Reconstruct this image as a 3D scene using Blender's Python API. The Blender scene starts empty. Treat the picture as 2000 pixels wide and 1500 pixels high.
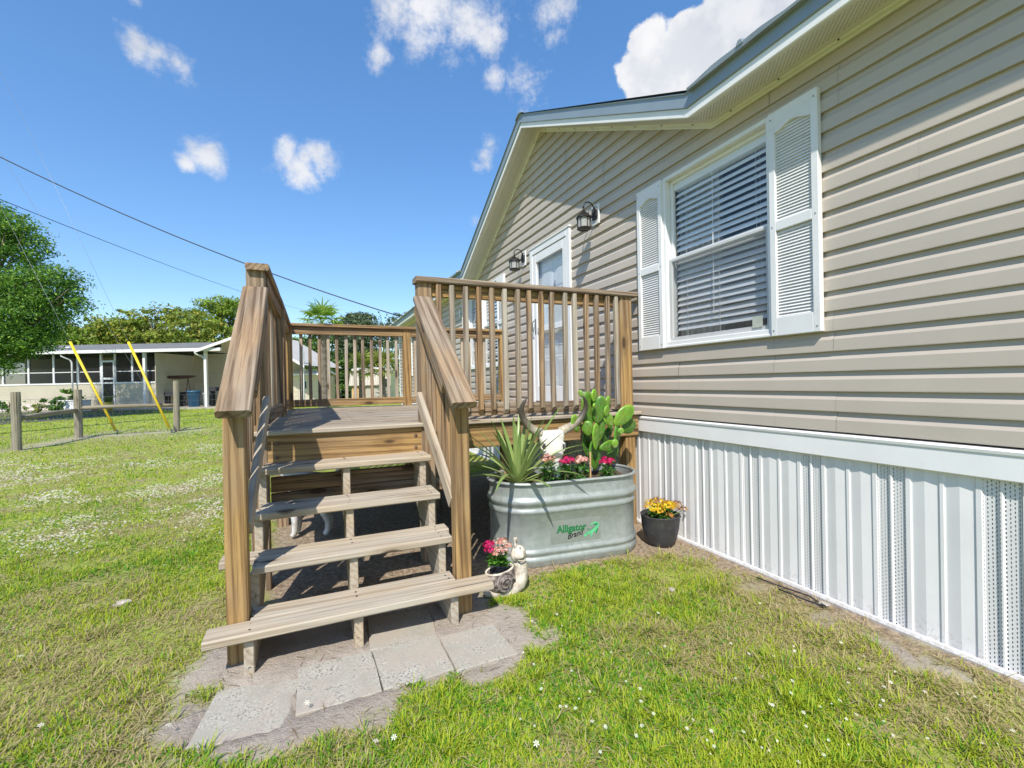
import bpy, bmesh, math, random
import numpy as np
from mathutils import Vector, Matrix
random.seed(7); RNG = np.random.default_rng(7)
sc = bpy.context.scene
C = sc.collection
# ---------------------------------------------------------------- camera
H = 1.1297; W = 2.36; FPX = 886.255
CR = Vector((0.916580, -0.399349, -0.020029)); CU = Vector((0.019629, -0.005092, 0.999794)); CF = Vector((0.399369, 0.916785, -0.003171))
cd = bpy.data.cameras.new('camera'); cam = bpy.data.objects.new('camera', cd); C.objects.link(cam)
cd.lens = FPX/2000*36; cd.sensor_width = 36; cd.sensor_fit = 'HORIZONTAL'; cd.clip_start = .05; cd.clip_end = 2000
cam.matrix_world = Matrix(((CR.x, CU.x, -CF.x, 0), (CR.y, CU.y, -CF.y, 0), (CR.z, CU.z, -CF.z, H), (0, 0, 0, 1)))
sc.camera = cam
def ray(px, py): return CR*((px-1000)/FPX) + CU*((750-py)/FPX) + CF
def at(px, py, ax, c):                       # point on the plane ax = c
    v = ray(px, py); o = Vector((0, 0, H)); i = 'xyz'.index(ax); return o + v*((c-o[i])/v[i])
def dp(px, py, D): return Vector((0, 0, H)) + ray(px, py)*D
# ---------------------------------------------------------------- light
SUN = Vector((1, 1.75, -2.35)).normalized()   # direction the light travels
sl = bpy.data.lights.new('sun', 'SUN'); sl.energy = 3.05; sl.angle = math.radians(.55); sl.color = (1, .945, .86)
so = bpy.data.objects.new('sun', sl); C.objects.link(so); so.rotation_euler = SUN.to_track_quat('-Z', 'Y').to_euler()
sc.view_settings.view_transform = 'Standard'; sc.view_settings.look = 'None'; sc.view_settings.gamma = 1
sc.view_settings.exposure = 0.95
SKY_STRENGTH = .15
wd = bpy.data.worlds.new('World'); sc.world = wd; wd.use_nodes = True
def world():
    nt = wd.node_tree; N = nt.nodes; L = nt.links; N.clear()
    out = N.new('ShaderNodeOutputWorld'); bg = N.new('ShaderNodeBackground'); bg.inputs[1].default_value = SKY_STRENGTH
    sky = N.new('ShaderNodeTexSky'); sky.sky_type = 'NISHITA'; sky.sun_disc = False
    el = math.asin(-SUN.z); sky.sun_elevation = el; sky.sun_rotation = math.atan2(-SUN.x, -SUN.y)
    sky.air_density = 1.0; sky.dust_density = .25; sky.ozone_density = 2.6; sky.altitude = 600
    hs = N.new('ShaderNodeHueSaturation'); hs.inputs['Saturation'].default_value = 1.42; hs.inputs['Value'].default_value = 1.15; hs.inputs['Hue'].default_value = .505
    gm = N.new('ShaderNodeGamma'); gm.inputs['Gamma'].default_value = .72; L.new(sky.outputs[0], gm.inputs[0]); L.new(gm.outputs[0], hs.inputs['Color'])
    tc = N.new('ShaderNodeTexCoord'); D = tc.outputs['Generated']
    def noise(scale, detail, rough, off=(0, 0, 0), vec=D, stretch=(1, 1, 1)):
        mp = N.new('ShaderNodeMapping'); mp.inputs['Location'].default_value = off; mp.inputs['Scale'].default_value = stretch
        L.new(vec, mp.inputs[0]); n = N.new('ShaderNodeTexNoise'); n.inputs['Scale'].default_value = scale
        n.inputs['Detail'].default_value = detail; n.inputs['Roughness'].default_value = rough; L.new(mp.outputs[0], n.inputs['Vector']); return n
    def math_(op, a, b=None, c=None):
        m = N.new('ShaderNodeMath'); m.operation = op
        for i, v in enumerate((a, b, c)):
            if v is None: continue
            if isinstance(v, (int, float)): m.inputs[i].default_value = v
            else: L.new(v, m.inputs[i])
        return m.outputs[0]
    wn = noise(5, 1.5, .55)                         # warp the directions a little so the clumps are not round
    wv = N.new('ShaderNodeVectorMath'); wv.operation = 'SUBTRACT'; L.new(wn.outputs['Color'], wv.inputs[0]); wv.inputs[1].default_value = (.5, .5, .5)
    ws = N.new('ShaderNodeVectorMath'); ws.operation = 'SCALE'; ws.inputs['Scale'].default_value = .05; L.new(wv.outputs[0], ws.inputs[0])
    wa = N.new('ShaderNodeVectorMath'); wa.operation = 'ADD'; L.new(D, wa.inputs[0]); L.new(ws.outputs[0], wa.inputs[1])
    def field(blobs, vec):
        cur = None
        for d, r in blobs:
            vm = N.new('ShaderNodeVectorMath'); vm.operation = 'DISTANCE'; L.new(vec, vm.inputs[0]); vm.inputs[1].default_value = d
            v = math_('MULTIPLY_ADD', vm.outputs['Value'], -1/r, 1.0)
            cur = v if cur is None else math_('MAXIMUM', cur, v)
        return cur
    def pb(l):
        o = []
        for x, y, r in l:
            v = ray(x, y); n = v.length; v.normalize(); o.append((tuple(v), r/FPX/n))
        return o
    wisp = pb([(765, 12, 70), (835, 18, 95), (905, 28, 98), (938, 80, 58), (1062, 12, 74), (1030, 165, 62), (960, 150, 32), (1075, 85, 36),
               (270, 92, 50), (312, 118, 56), (350, 128, 48), (395, 296, 44), (350, 312, 24), (555, 298, 40), (592, 332, 46), (640, 312, 44), (605, 318, 34),
               (958, 284, 30), (944, 308, 34), (928, 328, 22), (924, 438, 20), (268, 6, 40), (735, 110, 30)])
    g = random.Random(3)                          # the same fair-weather cloud all round the rest of the sky
    for k in range(8):
        az = math.radians(g.uniform(95, 290)); el_ = math.radians(g.uniform(8, 60)); c = Vector((math.sin(az+.4)*math.cos(el_), math.cos(az+.4)*math.cos(el_), math.sin(el_)))
        for j in range(2): wisp.append((tuple((c+Vector((g.uniform(-.1, .1), g.uniform(-.1, .1), g.uniform(-.03, .03)))).normalized()), g.uniform(.05, .12)))
    cum = pb([(1246, 140, 60), (1262, 85, 55), (1300, 150, 85), (1350, 130, 95), (1385, 75, 80), (1425, 50, 85), (1470, 90, 120), (1530, 40, 120), (1600, 40, 120), (1700, 0, 150)])
    n1 = noise(11, 7, .68, (2.3, .4, 1.1))
    f1 = math_('ADD', field(wisp, wa.outputs[0]), math_('MULTIPLY_ADD', n1.outputs['Fac'], 3.2, -1.62))
    def ramp(v, a, b):
        m = N.new('ShaderNodeMapRange'); m.interpolation_type = 'SMOOTHSTEP'; m.inputs['From Min'].default_value = a; m.inputs['From Max'].default_value = b
        L.new(v, m.inputs['Value']); return m.outputs['Result']
    m1 = math_('MULTIPLY', ramp(f1, .2, 1.15), .92)
    n3 = noise(15, 6, .6, (5.3, 1.4, .1))
    f2 = math_('ADD', field(cum, wa.outputs[0]), math_('MULTIPLY_ADD', n3.outputs['Fac'], 1.1, -.55))
    m2 = ramp(f2, .10, .26)
    # cloud body colour: white towards the sun, softly grey in the folds
    sh = noise(11, 4, .6, (5.3, 1.38, .16)); s1 = ramp(sh.outputs['Fac'], .34, .62)
    gr = noise(4.2, 1, .5, (0.2, 3.1, 7)); s2 = ramp(gr.outputs['Fac'], .36, .66)
    mixc = N.new('ShaderNodeMix'); mixc.data_type = 'RGBA'; L.new(math_('MULTIPLY_ADD', s1, .65, math_('MULTIPLY', s2, .35)), mixc.inputs['Factor'])
    k = .47/SKY_STRENGTH
    mixc.inputs[6].default_value = (.70*k, .75*k, .85*k, 1); mixc.inputs[7].default_value = (1.06*k, 1.06*k, 1.08*k, 1)
    mx = N.new('ShaderNodeMix'); mx.data_type = 'RGBA'; L.new(math_('MAXIMUM', m1, m2), mx.inputs['Factor']); L.new(hs.outputs[0], mx.inputs[6]); L.new(mixc.outputs[2], mx.inputs[7])
    L.new(mx.outputs[2], bg.inputs[0]); L.new(bg.outputs[0], out.inputs[0])
world()
# ---------------------------------------------------------------- materials
class NT:
    def __init__(s, name):
        s.m = bpy.data.materials.new(name); s.m.use_nodes = True; s.N = s.m.node_tree.nodes; s.L = s.m.node_tree.links
        s.b = s.N['Principled BSDF']; s.out = s.N['Material Output']
    def n(s, t, **k):
        o = s.N.new(t)
        for a, v in k.items(): setattr(o, a, v)
        return o
    def link(s, a, b): s.L.new(a, b)
    def set(s, sock, v):
        if isinstance(v, (int, float)): sock.default_value = v
        elif isinstance(v, (tuple, list)): sock.default_value = v
        else: s.L.new(v, sock)
    def math(s, op, a, b=None, c=None):
        m = s.n('ShaderNodeMath', operation=op)
        for i, v in enumerate((a, b, c)):
            if v is not None: s.set(m.inputs[i], v)
        return m.outputs[0]
    def coords(s, kind='Object', scale=(1, 1, 1), off=None, rand=False):
        tc = s.n('ShaderNodeTexCoord'); v = tc.outputs[kind]
        if rand:
            oi = s.n('ShaderNodeObjectInfo'); a = s.n('ShaderNodeVectorMath', operation='MULTIPLY_ADD')
            cx = s.n('ShaderNodeCombineXYZ'); 
            for i in range(3): s.link(oi.outputs['Random'], cx.inputs[i])
            s.link(cx.outputs[0], a.inputs[0]); a.inputs[1].default_value = (37, 53, 71); s.link(v, a.inputs[2]); v = a.outputs[0]
        mp = s.n('ShaderNodeMapping'); mp.inputs['Scale'].default_value = scale
        if off: mp.inputs['Location'].default_value = off
        s.link(v, mp.inputs[0]); return mp.outputs[0]
    def noise(s, vec, scale=5, detail=4, rough=.55, dist=0):
        n = s.n('ShaderNodeTexNoise'); n.inputs['Scale'].default_value = scale; n.inputs['Detail'].default_value = detail
        n.inputs['Roughness'].default_value = rough; n.inputs['Distortion'].default_value = dist; s.link(vec, n.inputs['Vector']); return n.outputs['Fac']
    def ramp(s, v, a, b, lo=0, hi=1, smooth=True):
        m = s.n('ShaderNodeMapRange'); m.interpolation_type = 'SMOOTHSTEP' if smooth else 'LINEAR'
        m.inputs['From Min'].default_value = a; m.inputs['From Max'].default_value = b; m.inputs['To Min'].default_value = lo; m.inputs['To Max'].default_value = hi
        s.link(v, m.inputs['Value']); return m.outputs['Result']
    def mix(s, f, a, b, blend='MIX'):
        m = s.n('ShaderNodeMix', data_type='RGBA', blend_type=blend); s.set(m.inputs['Factor'], f)
        s.set(m.inputs[6], a if not isinstance(a, tuple) or len(a) == 4 else (*a, 1)); s.set(m.inputs[7], b if not isinstance(b, tuple) or len(b) == 4 else (*b, 1)); return m.outputs[2]
    def bump(s, h, strength=.3, dist=.01):
        b = s.n('ShaderNodeBump'); b.inputs['Strength'].default_value = strength; b.inputs['Distance'].default_value = dist
        s.link(h, b.inputs['Height']); s.link(b.outputs[0], s.b.inputs['Normal'])
    def fin(s, col=None, rough=.6, metal=0, spec=None):
        if col is not None: s.set(s.b.inputs['Base Color'], (*col, 1) if isinstance(col, tuple) and len(col) == 3 else col)
        s.set(s.b.inputs['Roughness'], rough); s.set(s.b.inputs['Metallic'], metal)
        if spec is not None: s.b.inputs['Specular IOR Level'].default_value = spec
        return s.m
def plain(name, col, rough=.6, var=.12, scale=6, metal=0, bump=0, kind='Object', dirt=None, rand=True, spec=None):
    t = NT(name); v = t.coords(kind, rand=rand and kind == 'Object'); n = t.noise(v, scale, 5, .6)
    f = t.ramp(n, .3, .7)
    c = t.mix(f, tuple(x*(1-var) for x in col), tuple(min(1, x*(1+var)) for x in col))
    if dirt: c = t.mix(t.math('MULTIPLY', t.ramp(t.noise(v, scale*2.3, 6, .65), .52, .75), dirt[1]), c, dirt[0])
    if bump: t.bump(t.noise(v, scale*6, 4, .6), bump, .004)
    return t.fin(c, rough, metal, spec)
def wood(name, base, grey, dark, greyness=.5, contrast=1.0):
    t = NT(name)
    v = t.coords('Object', rand=True)
    def sc_(x, y, z):
        m = t.n('ShaderNodeMapping'); m.inputs['Scale'].default_value = (x, y, z); t.link(v, m.inputs[0]); return m.outputs[0]
    oi = t.n('ShaderNodeObjectInfo')
    wv = t.n('ShaderNodeTexWave', wave_type='BANDS', bands_direction='DIAGONAL'); wv.inputs['Scale'].default_value = 1.0
    wv.inputs['Distortion'].default_value = 7; wv.inputs['Detail'].default_value = 3; wv.inputs['Detail Scale'].default_value = .8; wv.inputs['Detail Roughness'].default_value = .55
    t.link(sc_(.55, 17, 17), wv.inputs['Vector'])
    fine = t.noise(sc_(3.0, 130, 130), 1, 5, .65); fib = t.noise(sc_(1.0, 30, 30), 1, 4, .6, .5)
    blot = t.noise(sc_(1.6, 5, 5), 1, 4, .6); blot2 = t.noise(sc_(4, 9, 9), 1, 3, .55)
    g = t.math('ADD', t.ramp(blot, .33, .67), t.math('MULTIPLY_ADD', oi.outputs['Random'], .7, greyness-.85)); g = t.math('MINIMUM', t.math('MAXIMUM', g, 0), 1)
    c = t.mix(g, base, grey)
    grain = t.math('MULTIPLY_ADD', t.ramp(wv.outputs['Fac'], .45, .92), .62, t.math('MULTIPLY', t.ramp(fib, .46, .62), .55))
    c = t.mix(t.math('MULTIPLY', grain, .62*contrast), c, dark)
    c = t.mix(t.math('MULTIPLY', t.ramp(fine, .5, .72), .45*contrast), c, tuple(x*.62 for x in dark))
    c = t.mix(t.math('MULTIPLY', t.ramp(blot2, .55, .8), .3), c, tuple(min(1, x*1.25) for x in base))
    # knots
    vo = t.n('ShaderNodeTexVoronoi'); vo.inputs['Scale'].default_value = 1; t.link(sc_(2.6, 7.5, 7.5), vo.inputs['Vector'])
    kn = t.ramp(vo.outputs['Distance'], .09, .16, 1, 0); ring = t.ramp(vo.outputs['Distance'], .18, .36, 1, 0)
    c = t.mix(t.math('MULTIPLY', ring, .35), c, dark); c = t.mix(t.math('MULTIPLY', kn, .85), c, (.05, .03, .018))
    # checks (drying cracks)
    ck = t.ramp(t.noise(sc_(.9, 46, 46), 1, 2, .4, .2), .70, .735)
    c = t.mix(t.math('MULTIPLY', ck, .8), c, (.035, .025, .018))
    h = t.math('SUBTRACT', t.math('MULTIPLY_ADD', fine, .5, t.math('MULTIPLY', grain, -.35)), t.math('MULTIPLY', t.math('MAXIMUM', ck, kn), .8))
    t.bump(h, .55, .004)
    return t.fin(c, .82, 0, .25)
M = {}
M['wood_grey'] = wood('weathered grey timber', (.385, .245, .125), (.315, .25, .18), (.105, .066, .04), .60, 1.2)
M['wood_honey'] = wood('honey brown timber', (.43, .27, .105), (.32, .225, .13), (.125, .068, .03), .32, 1.2)
M['wood_tan'] = wood('tan weathered tread timber', (.48, .385, .265), (.445, .40, .325), (.24, .175, .115), .70, .85)
M['wood_deck'] = wood('purple grey deck timber', (.40, .305, .205), (.385, .338, .268), (.135, .10, .072), .70, 1.2)
def siding_mat(name, col):
    t = NT(name); v = t.coords('Object'); st = t.coords('Object', (40, 2, 40)); g = t.noise(t.coords('Object', (1, 1.2, 1)), 1.1, 4, .6)
    c = t.mix(t.ramp(g, .3, .7), tuple(x*.95 for x in col), tuple(x*1.04 for x in col))
    gr = t.noise(t.coords('Object', (90, 5, 160)), 1, 3, .6)
    c = t.mix(t.math('MULTIPLY', t.ramp(t.noise(v, 2.4, 6, .65), .55, .8), .14), c, (.30, .27, .21))
    t.bump(gr, .05, .002); return t.fin(c, .42, 0, .4)
M['siding'] = siding_mat('tan vinyl siding', (.48, .42, .352))
M['white_vinyl'] = plain('white vinyl', (.72, .712, .70), .5, .04, 3, dirt=((.50, .45, .37), .28))
M['white_trim'] = plain('white painted trim', (.75, .745, .73), .45, .03, 4, dirt=((.5, .47, .4), .10))
M['cream_trim'] = plain('cream vinyl frieze', (.76, .75, .68), .45, .04, 3, dirt=((.45, .42, .3), .2))
M['blue_metal'] = plain('pale blue grey metal edge', (.25, .305, .35), .42, .06, 2, metal=.15, dirt=((.3, .32, .33), .25))
M['roof_metal'] = plain('grey green roof metal', (.30, .33, .33), .4, .12, 2, metal=.35, dirt=((.14, .16, .13), .5))
def vent_mat(name, col, axis, sx, sy, offc=0):
    """perforated vinyl: slots are see-through, in staggered rows"""
    t = NT(name); tc = t.n('ShaderNodeTexCoord'); sp = t.n('ShaderNodeSeparateXYZ'); t.link(tc.outputs['Object'], sp.inputs[0])
    u = sp.outputs[axis[0]]; w = sp.outputs[axis[1]]
    ru = t.math('MULTIPLY', u, 1/sx); col_i = t.math('FLOOR', ru); fu = t.math('FRACT', ru)
    stag = t.math('MULTIPLY', t.math('MODULO', t.math('ABSOLUTE', col_i), 2.0), .5)
    fw = t.math('FRACT', t.math('ADD', t.math('MULTIPLY', w, 1/sy), stag))
    a = t.math('LESS_THAN', t.math('ABSOLUTE', t.math('SUBTRACT', fu, .5)), .125)
    b = t.math('LESS_THAN', t.math('ABSOLUTE', t.math('SUBTRACT', fw, .5)), .24)
    hole = t.math('MULTIPLY', a, b)
    v = t.coords('Object'); n = t.ramp(t.noise(v, 5, 5, .6), .3, .7)
    m = t.fin(t.mix(n, tuple(x*.95 for x in col), col), .42)
    tr = t.n('ShaderNodeBsdfTransparent'); mx = t.n('ShaderNodeMixShader'); t.link(hole, mx.inputs[0]); t.link(t.b.outputs[0], mx.inputs[1]); t.link(tr.outputs[0], mx.inputs[2]); t.link(mx.outputs[0], t.out.inputs[0])
    return m
def skirt_mat():
    t = NT('white skirting with mud splash'); v = t.coords('Object', rand=True); col = (.72, .712, .70); c = t.mix(t.ramp(t.noise(v, 3, 5, .6), .3, .7), tuple(x*.95 for x in col), tuple(x*1.03 for x in col))
    tc = t.n('ShaderNodeTexCoord'); sp = t.n('ShaderNodeSeparateXYZ'); t.link(tc.outputs['Object'], sp.inputs[0]); low = t.ramp(sp.outputs[2], .01, .14, .22, 0, False)
    sp2 = t.ramp(t.math('ADD', t.noise(v, 55, 5, .7), low), .66, .80); c = t.mix(t.math('MULTIPLY', sp2, .38), c, (.40, .33, .25))
    st = t.ramp(t.noise(t.coords('Object', (30, 30, 1.5), rand=True), 1, 4, .6), .60, .80); c = t.mix(t.math('MULTIPLY', st, .22), c, (.48, .45, .38)); return t.fin(c, .5)
M['skirt_white'] = skirt_mat()
M['skirt_vent'] = vent_mat('perforated white skirting', (.72, .712, .70), (1, 2), .0125, .0165)
M['soffit_vent'] = vent_mat('perforated cream soffit', (.70, .685, .60), (0, 1), .011, .024)
M['soffit'] = plain('cream soffit', (.70, .685, .60), .5, .05, 3, dirt=((.4, .37, .26), .2))
def sheer(name, col, k):
    t = NT(name); m = t.fin(col, .5); tl_ = t.n('ShaderNodeBsdfTranslucent'); tl_.inputs[0].default_value = (*col, 1); mx = t.n('ShaderNodeMixShader'); mx.inputs[0].default_value = k
    t.link(t.b.outputs[0], mx.inputs[1]); t.link(tl_.outputs[0], mx.inputs[2]); t.link(mx.outputs[0], t.out.inputs[0]); return m
M['void'] = plain('dark crawlspace wall', (.045, .042, .04), .9, .3, 4)
M['room'] = plain('dim room wall', (.42, .41, .40), .9, .1, 2)
M['blind'] = sheer('white blind slat', (.86, .87, .88), .12)
M['curtain'] = sheer('sheer white curtain', (.86, .87, .86), .4)
M['black_metal'] = plain('dark bronze lantern metal', (.030, .027, .025), .42, .25, 20, metal=.5)
M['grey_metal'] = plain('grey hardware', (.25, .25, .26), .35, .1, 10, metal=.8)
def glass(name, tint, gloss=1.0, alpha=0.0, acol=(.1, .1, .1)):
    t = NT(name); t.N.remove(t.b); ge = t.n('ShaderNodeNewGeometry'); dt = t.n('ShaderNodeVectorMath', operation='DOT_PRODUCT'); t.link(ge.outputs['Normal'], dt.inputs[0]); t.link(ge.outputs['Incoming'], dt.inputs[1])
    fk = t.math('MULTIPLY_ADD', t.math('POWER', t.math('SUBTRACT', 1.0, t.math('ABSOLUTE', dt.outputs['Value'])), 5.0), .96, .04)      # the same from both sides of a thin pane
    gl = t.n('ShaderNodeBsdfGlossy'); gl.inputs['Roughness'].default_value = .01; tr = t.n('ShaderNodeBsdfTransparent'); tr.inputs[0].default_value = (*tint, 1)
    mx = t.n('ShaderNodeMixShader'); t.link(t.math('MINIMUM', t.math('MULTIPLY', fk, gloss), 1), mx.inputs[0]); t.link(tr.outputs[0], mx.inputs[1]); t.link(gl.outputs[0], mx.inputs[2])
    o = mx.outputs[0]
    if alpha:
        df = t.n('ShaderNodeBsdfDiffuse'); df.inputs[0].default_value = (*acol, 1); m2 = t.n('ShaderNodeMixShader'); m2.inputs[0].default_value = alpha
        t.link(o, m2.inputs[1]); t.link(df.outputs[0], m2.inputs[2]); o = m2.outputs[0]
    t.link(o, t.out.inputs[0]); return t.m
M['glass'] = glass('window glass', (.98, .99, .99), 1.7)
M['door_glass'] = glass('storm door glass', (.95, .97, .98), 1.9)
M['frost'] = glass('frosted lantern glass', (.8, .8, .8), .7, .55, (.62, .62, .60))
M['insect'] = glass('insect screen', (.86, .86, .86), .1, .12, (.36, .37, .375))
M['porch_screen'] = glass('dark porch screen', (.5, .5, .5), .1, .5, (.04, .04, .045))
def galvanized():
    t = NT('galvanized steel'); v = t.coords('Object'); vo = t.n('ShaderNodeTexVoronoi'); vo.inputs['Scale'].default_value = 34; t.link(v, vo.inputs['Vector'])
    sp = t.n('ShaderNodeSeparateColor'); t.link(vo.outputs['Color'], sp.inputs[0])
    st = t.noise(t.coords('Object', (18, 18, 1.4)), 1, 5, .6)
    c = t.mix(t.ramp(sp.outputs[0], 0, 1), (.335, .37, .355), (.385, .42, .405)); c = t.mix(t.math('MULTIPLY', t.ramp(st, .5, .75), .4), c, (.55, .585, .57))
    c = t.mix(t.math('MULTIPLY', t.ramp(t.noise(v, 6, 6, .7), .55, .75), .35), c, (.29, .33, .30))
    t.bump(t.noise(v, 26, 3, .5), .04, .003)
    return t.fin(c, t.ramp(sp.outputs[1], 0, 1, .42, .56), .45)
M['galv'] = galvanized()
M['soil'] = plain('dark potting soil', (.075, .048, .034), .95, .5, 30, bump=.9)
M['mulch'] = M['soil']
M['concrete'] = None
def concrete():
    t = NT('speckled concrete paver'); v = t.coords('Object', rand=True)
    c = t.mix(t.ramp(t.noise(v, 9, 5, .6), .3, .7), (.335, .31, .26), (.445, .42, .36))
    sp = t.ramp(t.noise(v, 110, 4, .7), .49, .62); c = t.mix(t.math('MULTIPLY', sp, t.ramp(t.noise(v, 9, 4, .65), .40, .64)), c, (.13, .13, .12))
    c = t.mix(t.math('MULTIPLY', t.ramp(t.noise(v, 120, 2, .5), .62, .7), .6), c, (.62, .60, .55))
    c = t.mix(t.math('MULTIPLY', t.ramp(t.noise(v, 6, 6, .7), .44, .62), .75), c, (.40, .345, .285))
    t.bump(t.noise(v, 130, 4, .7), .5, .003); return t.fin(c, .9, 0, .2)
M['concrete'] = concrete()
def veg(name, rough=.55, trans=.35, attr='col', spec=.3):
    t = NT(name); a = t.n('ShaderNodeAttribute'); a.attribute_name = attr
    m = t.fin(a.outputs['Color'], rough, 0, spec)
    tl = t.n('ShaderNodeBsdfTranslucent'); t.link(a.outputs['Color'], tl.inputs[0]); mx = t.n('ShaderNodeMixShader'); mx.inputs[0].default_value = trans
    t.link(t.b.outputs[0], mx.inputs[1]); t.link(tl.outputs[0], mx.inputs[2]); t.link(mx.outputs[0], t.out.inputs[0]); return m
M['veg'] = veg('leaf'); M['veg_gloss'] = veg('waxy leaf', .34, .22, spec=.5); M['petal'] = veg('petal', .6, .3); M['grass'] = veg('grass blade', .6, .4, spec=.2)
M['bark'] = plain('grey brown bark', (.17, .135, .105), .95, .35, 9, bump=.8)
M['post_wood'] = wood('old round fence timber', (.33, .28, .19), (.31, .28, .21), (.14, .115, .08), .6)
M['yellow'] = plain('yellow plastic guy guard', (.74, .52, .02), .45, .08, 5)
M['steel'] = plain('galvanized wire', (.26, .27, .28), .45, .1, 8, metal=.6)
M['cable'] = plain('black cable', (.018, .022, .03), .6, .1, 5)
M['pot'] = plain('charcoal plastic pot', (.040, .040, .043), .5, .25, 12, dirt=((.20, .17, .13), .35))
def bone():
    t = NT('bleached bone'); v = t.coords('Object'); c = t.mix(t.ramp(t.noise(v, 14, 6, .65), .42, .72), (.80, .79, .76), (.60, .55, .47)); t.bump(t.noise(v, 40, 4, .6), .25, .003); return t.fin(c, .7)
M['bone'] = bone()
def horn():
    t = NT('horn'); v = t.coords('Object'); a = t.n('ShaderNodeAttribute'); a.attribute_name = 'col'
    c = t.mix(t.math('MULTIPLY', t.ramp(t.noise(v, 45, 4, .6), .4, .7), .4), a.outputs['Color'], (.08, .06, .045)); t.bump(t.noise(v, 60, 3, .6), .3, .003); return t.fin(c, .5)
M['horn'] = horn()
def snailstone(name, a, b, sc_=22, bp=.5):
    t = NT(name); v = t.coords('Object'); n = t.noise(v, sc_, 6, .68); c = t.mix(t.ramp(n, .38, .64), b, a); t.bump(n, bp, .008); return t.fin(c, .85, 0, .2)
M['snail_body'] = snailstone('aged cream resin', (.72, .66, .56), (.42, .36, .29), 16, .35)
M['snail_shell'] = snailstone('rough dark shell resin', (.36, .31, .28), (.075, .06, .055), 46, 1.0)
M['statue'] = snailstone('weathered white paint', (.74, .73, .71), (.42, .40, .37), 12, .3)
M['rock'] = snailstone('pale rock', (.58, .53, .46), (.33, .29, .24), 30, .9)
M['asphalt'] = plain('asphalt', (.062, .062, .066), .9, .2, 3, bump=.4)
M['green_print'] = plain('green print', (.008, .17, .05), .5, .1, 60)
M['green_light'] = plain('light green print', (.12, .50, .24), .5, .15, 60)
M['black_print'] = plain('black print', (.012, .012, .012), .5, .1, 5)
M['sticker'] = plain('clear worn sticker', (.345, .375, .355), .42, .05, 30, metal=.45)
def ground_mat():
    t = NT('lawn soil and sand'); v = t.coords('Object'); a = t.n('ShaderNodeAttribute'); a.attribute_name = 'mask'; sp = t.n('ShaderNodeSeparateColor'); t.link(a.outputs['Color'], sp.inputs[0])
    big = t.noise(v, .35, 5, .6); mid = t.noise(v, 2.6, 6, .65); fine = t.noise(v, 38, 5, .7); vf = t.noise(v, 140, 4, .7)
    thatch = t.mix(t.ramp(fine, .35, .66), (.40, .34, .18), (.21, .18, .08))
    green = t.mix(t.ramp(fine, .34, .68), (.33, .39, .07), (.17, .24, .03)); green = t.mix(t.math('MULTIPLY', t.ramp(big, .35, .65), .5), green, (.38, .43, .08))
    g = t.mix(t.ramp(mid, .34, .62), thatch, green)
    sand = t.mix(t.ramp(mid, .3, .7), (.34, .29, .245), (.44, .385, .325)); sand = t.mix(t.math('MULTIPLY', t.ramp(fine, .5, .72), .5), sand, (.27, .22, .175)); sand = t.mix(t.math('MULTIPLY', t.ramp(vf, .60, .7), .45), sand, (.56, .51, .45))
    mulch = t.mix(t.ramp(fine, .38, .62), (.22, .165, .12), (.42, .33, .24)); mulch = t.mix(t.math('MULTIPLY', t.ramp(vf, .55, .7), .6), mulch, (.42, .34, .23))
    c = t.mix(sp.outputs[1], t.mix(sp.outputs[2], g, green), mulch); c = t.mix(sp.outputs[0], c, sand)
    t.bump(t.math('MULTIPLY_ADD', vf, .4, fine), .8, .02); return t.fin(c, .95, 0, .15)
M['ground'] = ground_mat()
def far_siding(name, col, pitch, dk=.72):
    t = NT(name); tc = t.n('ShaderNodeTexCoord'); sp = t.n('ShaderNodeSeparateXYZ'); t.link(tc.outputs['Object'], sp.inputs[0]); f = t.math('FRACT', t.math('MULTIPLY', sp.outputs[2], 1/pitch))
    t.bump(f, .9, pitch*.25); n = t.ramp(t.noise(tc.outputs['Object'], 1.3, 4, .6), .3, .7)
    return t.fin(t.mix(n, tuple(x*.94 for x in col), tuple(x*1.04 for x in col)), .55)
M['cream_siding'] = far_siding('cream lap siding', (.64, .58, .45), .16)
M['shed_metal'] = far_siding('pale ribbed metal', (.60, .55, .48), .13)
def shingle():
    t = NT('grey shingles'); v = t.coords('Object'); b = t.n('ShaderNodeTexBrick'); b.inputs['Scale'].default_value = 1; b.inputs['Brick Width'].default_value = .5; b.inputs['Row Height'].default_value = .17
    b.inputs['Color1'].default_value = (.16, .16, .155, 1); b.inputs['Color2'].default_value = (.23, .23, .22, 1); b.inputs['Mortar'].default_value = (.08, .08, .08, 1); b.inputs['Mortar Size'].default_value = .02
    t.link(v, b.inputs['Vector']); return t.fin(b.outputs['Color'], .9)
M['shingle'] = shingle()
def brickm():
    t = NT('pale brick base'); v = t.coords('Object', (1, 1, 1)); mp = t.n('ShaderNodeMapping'); mp.inputs['Rotation'].default_value = (math.pi/2, 0, 0); t.link(v, mp.inputs[0])
    b = t.n('ShaderNodeTexBrick'); b.inputs['Scale'].default_value = 1; b.inputs['Brick Width'].default_value = .42; b.inputs['Row Height'].default_value = .2
    b.inputs['Color1'].default_value = (.60, .50, .44, 1); b.inputs['Color2'].default_value = (.70, .62, .55, 1); b.inputs['Mortar'].default_value = (.5, .46, .42, 1); t.link(mp.outputs[0], b.inputs['Vector']); return t.fin(b.outputs['Color'], .9)
M['brick'] = brickm()
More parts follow.
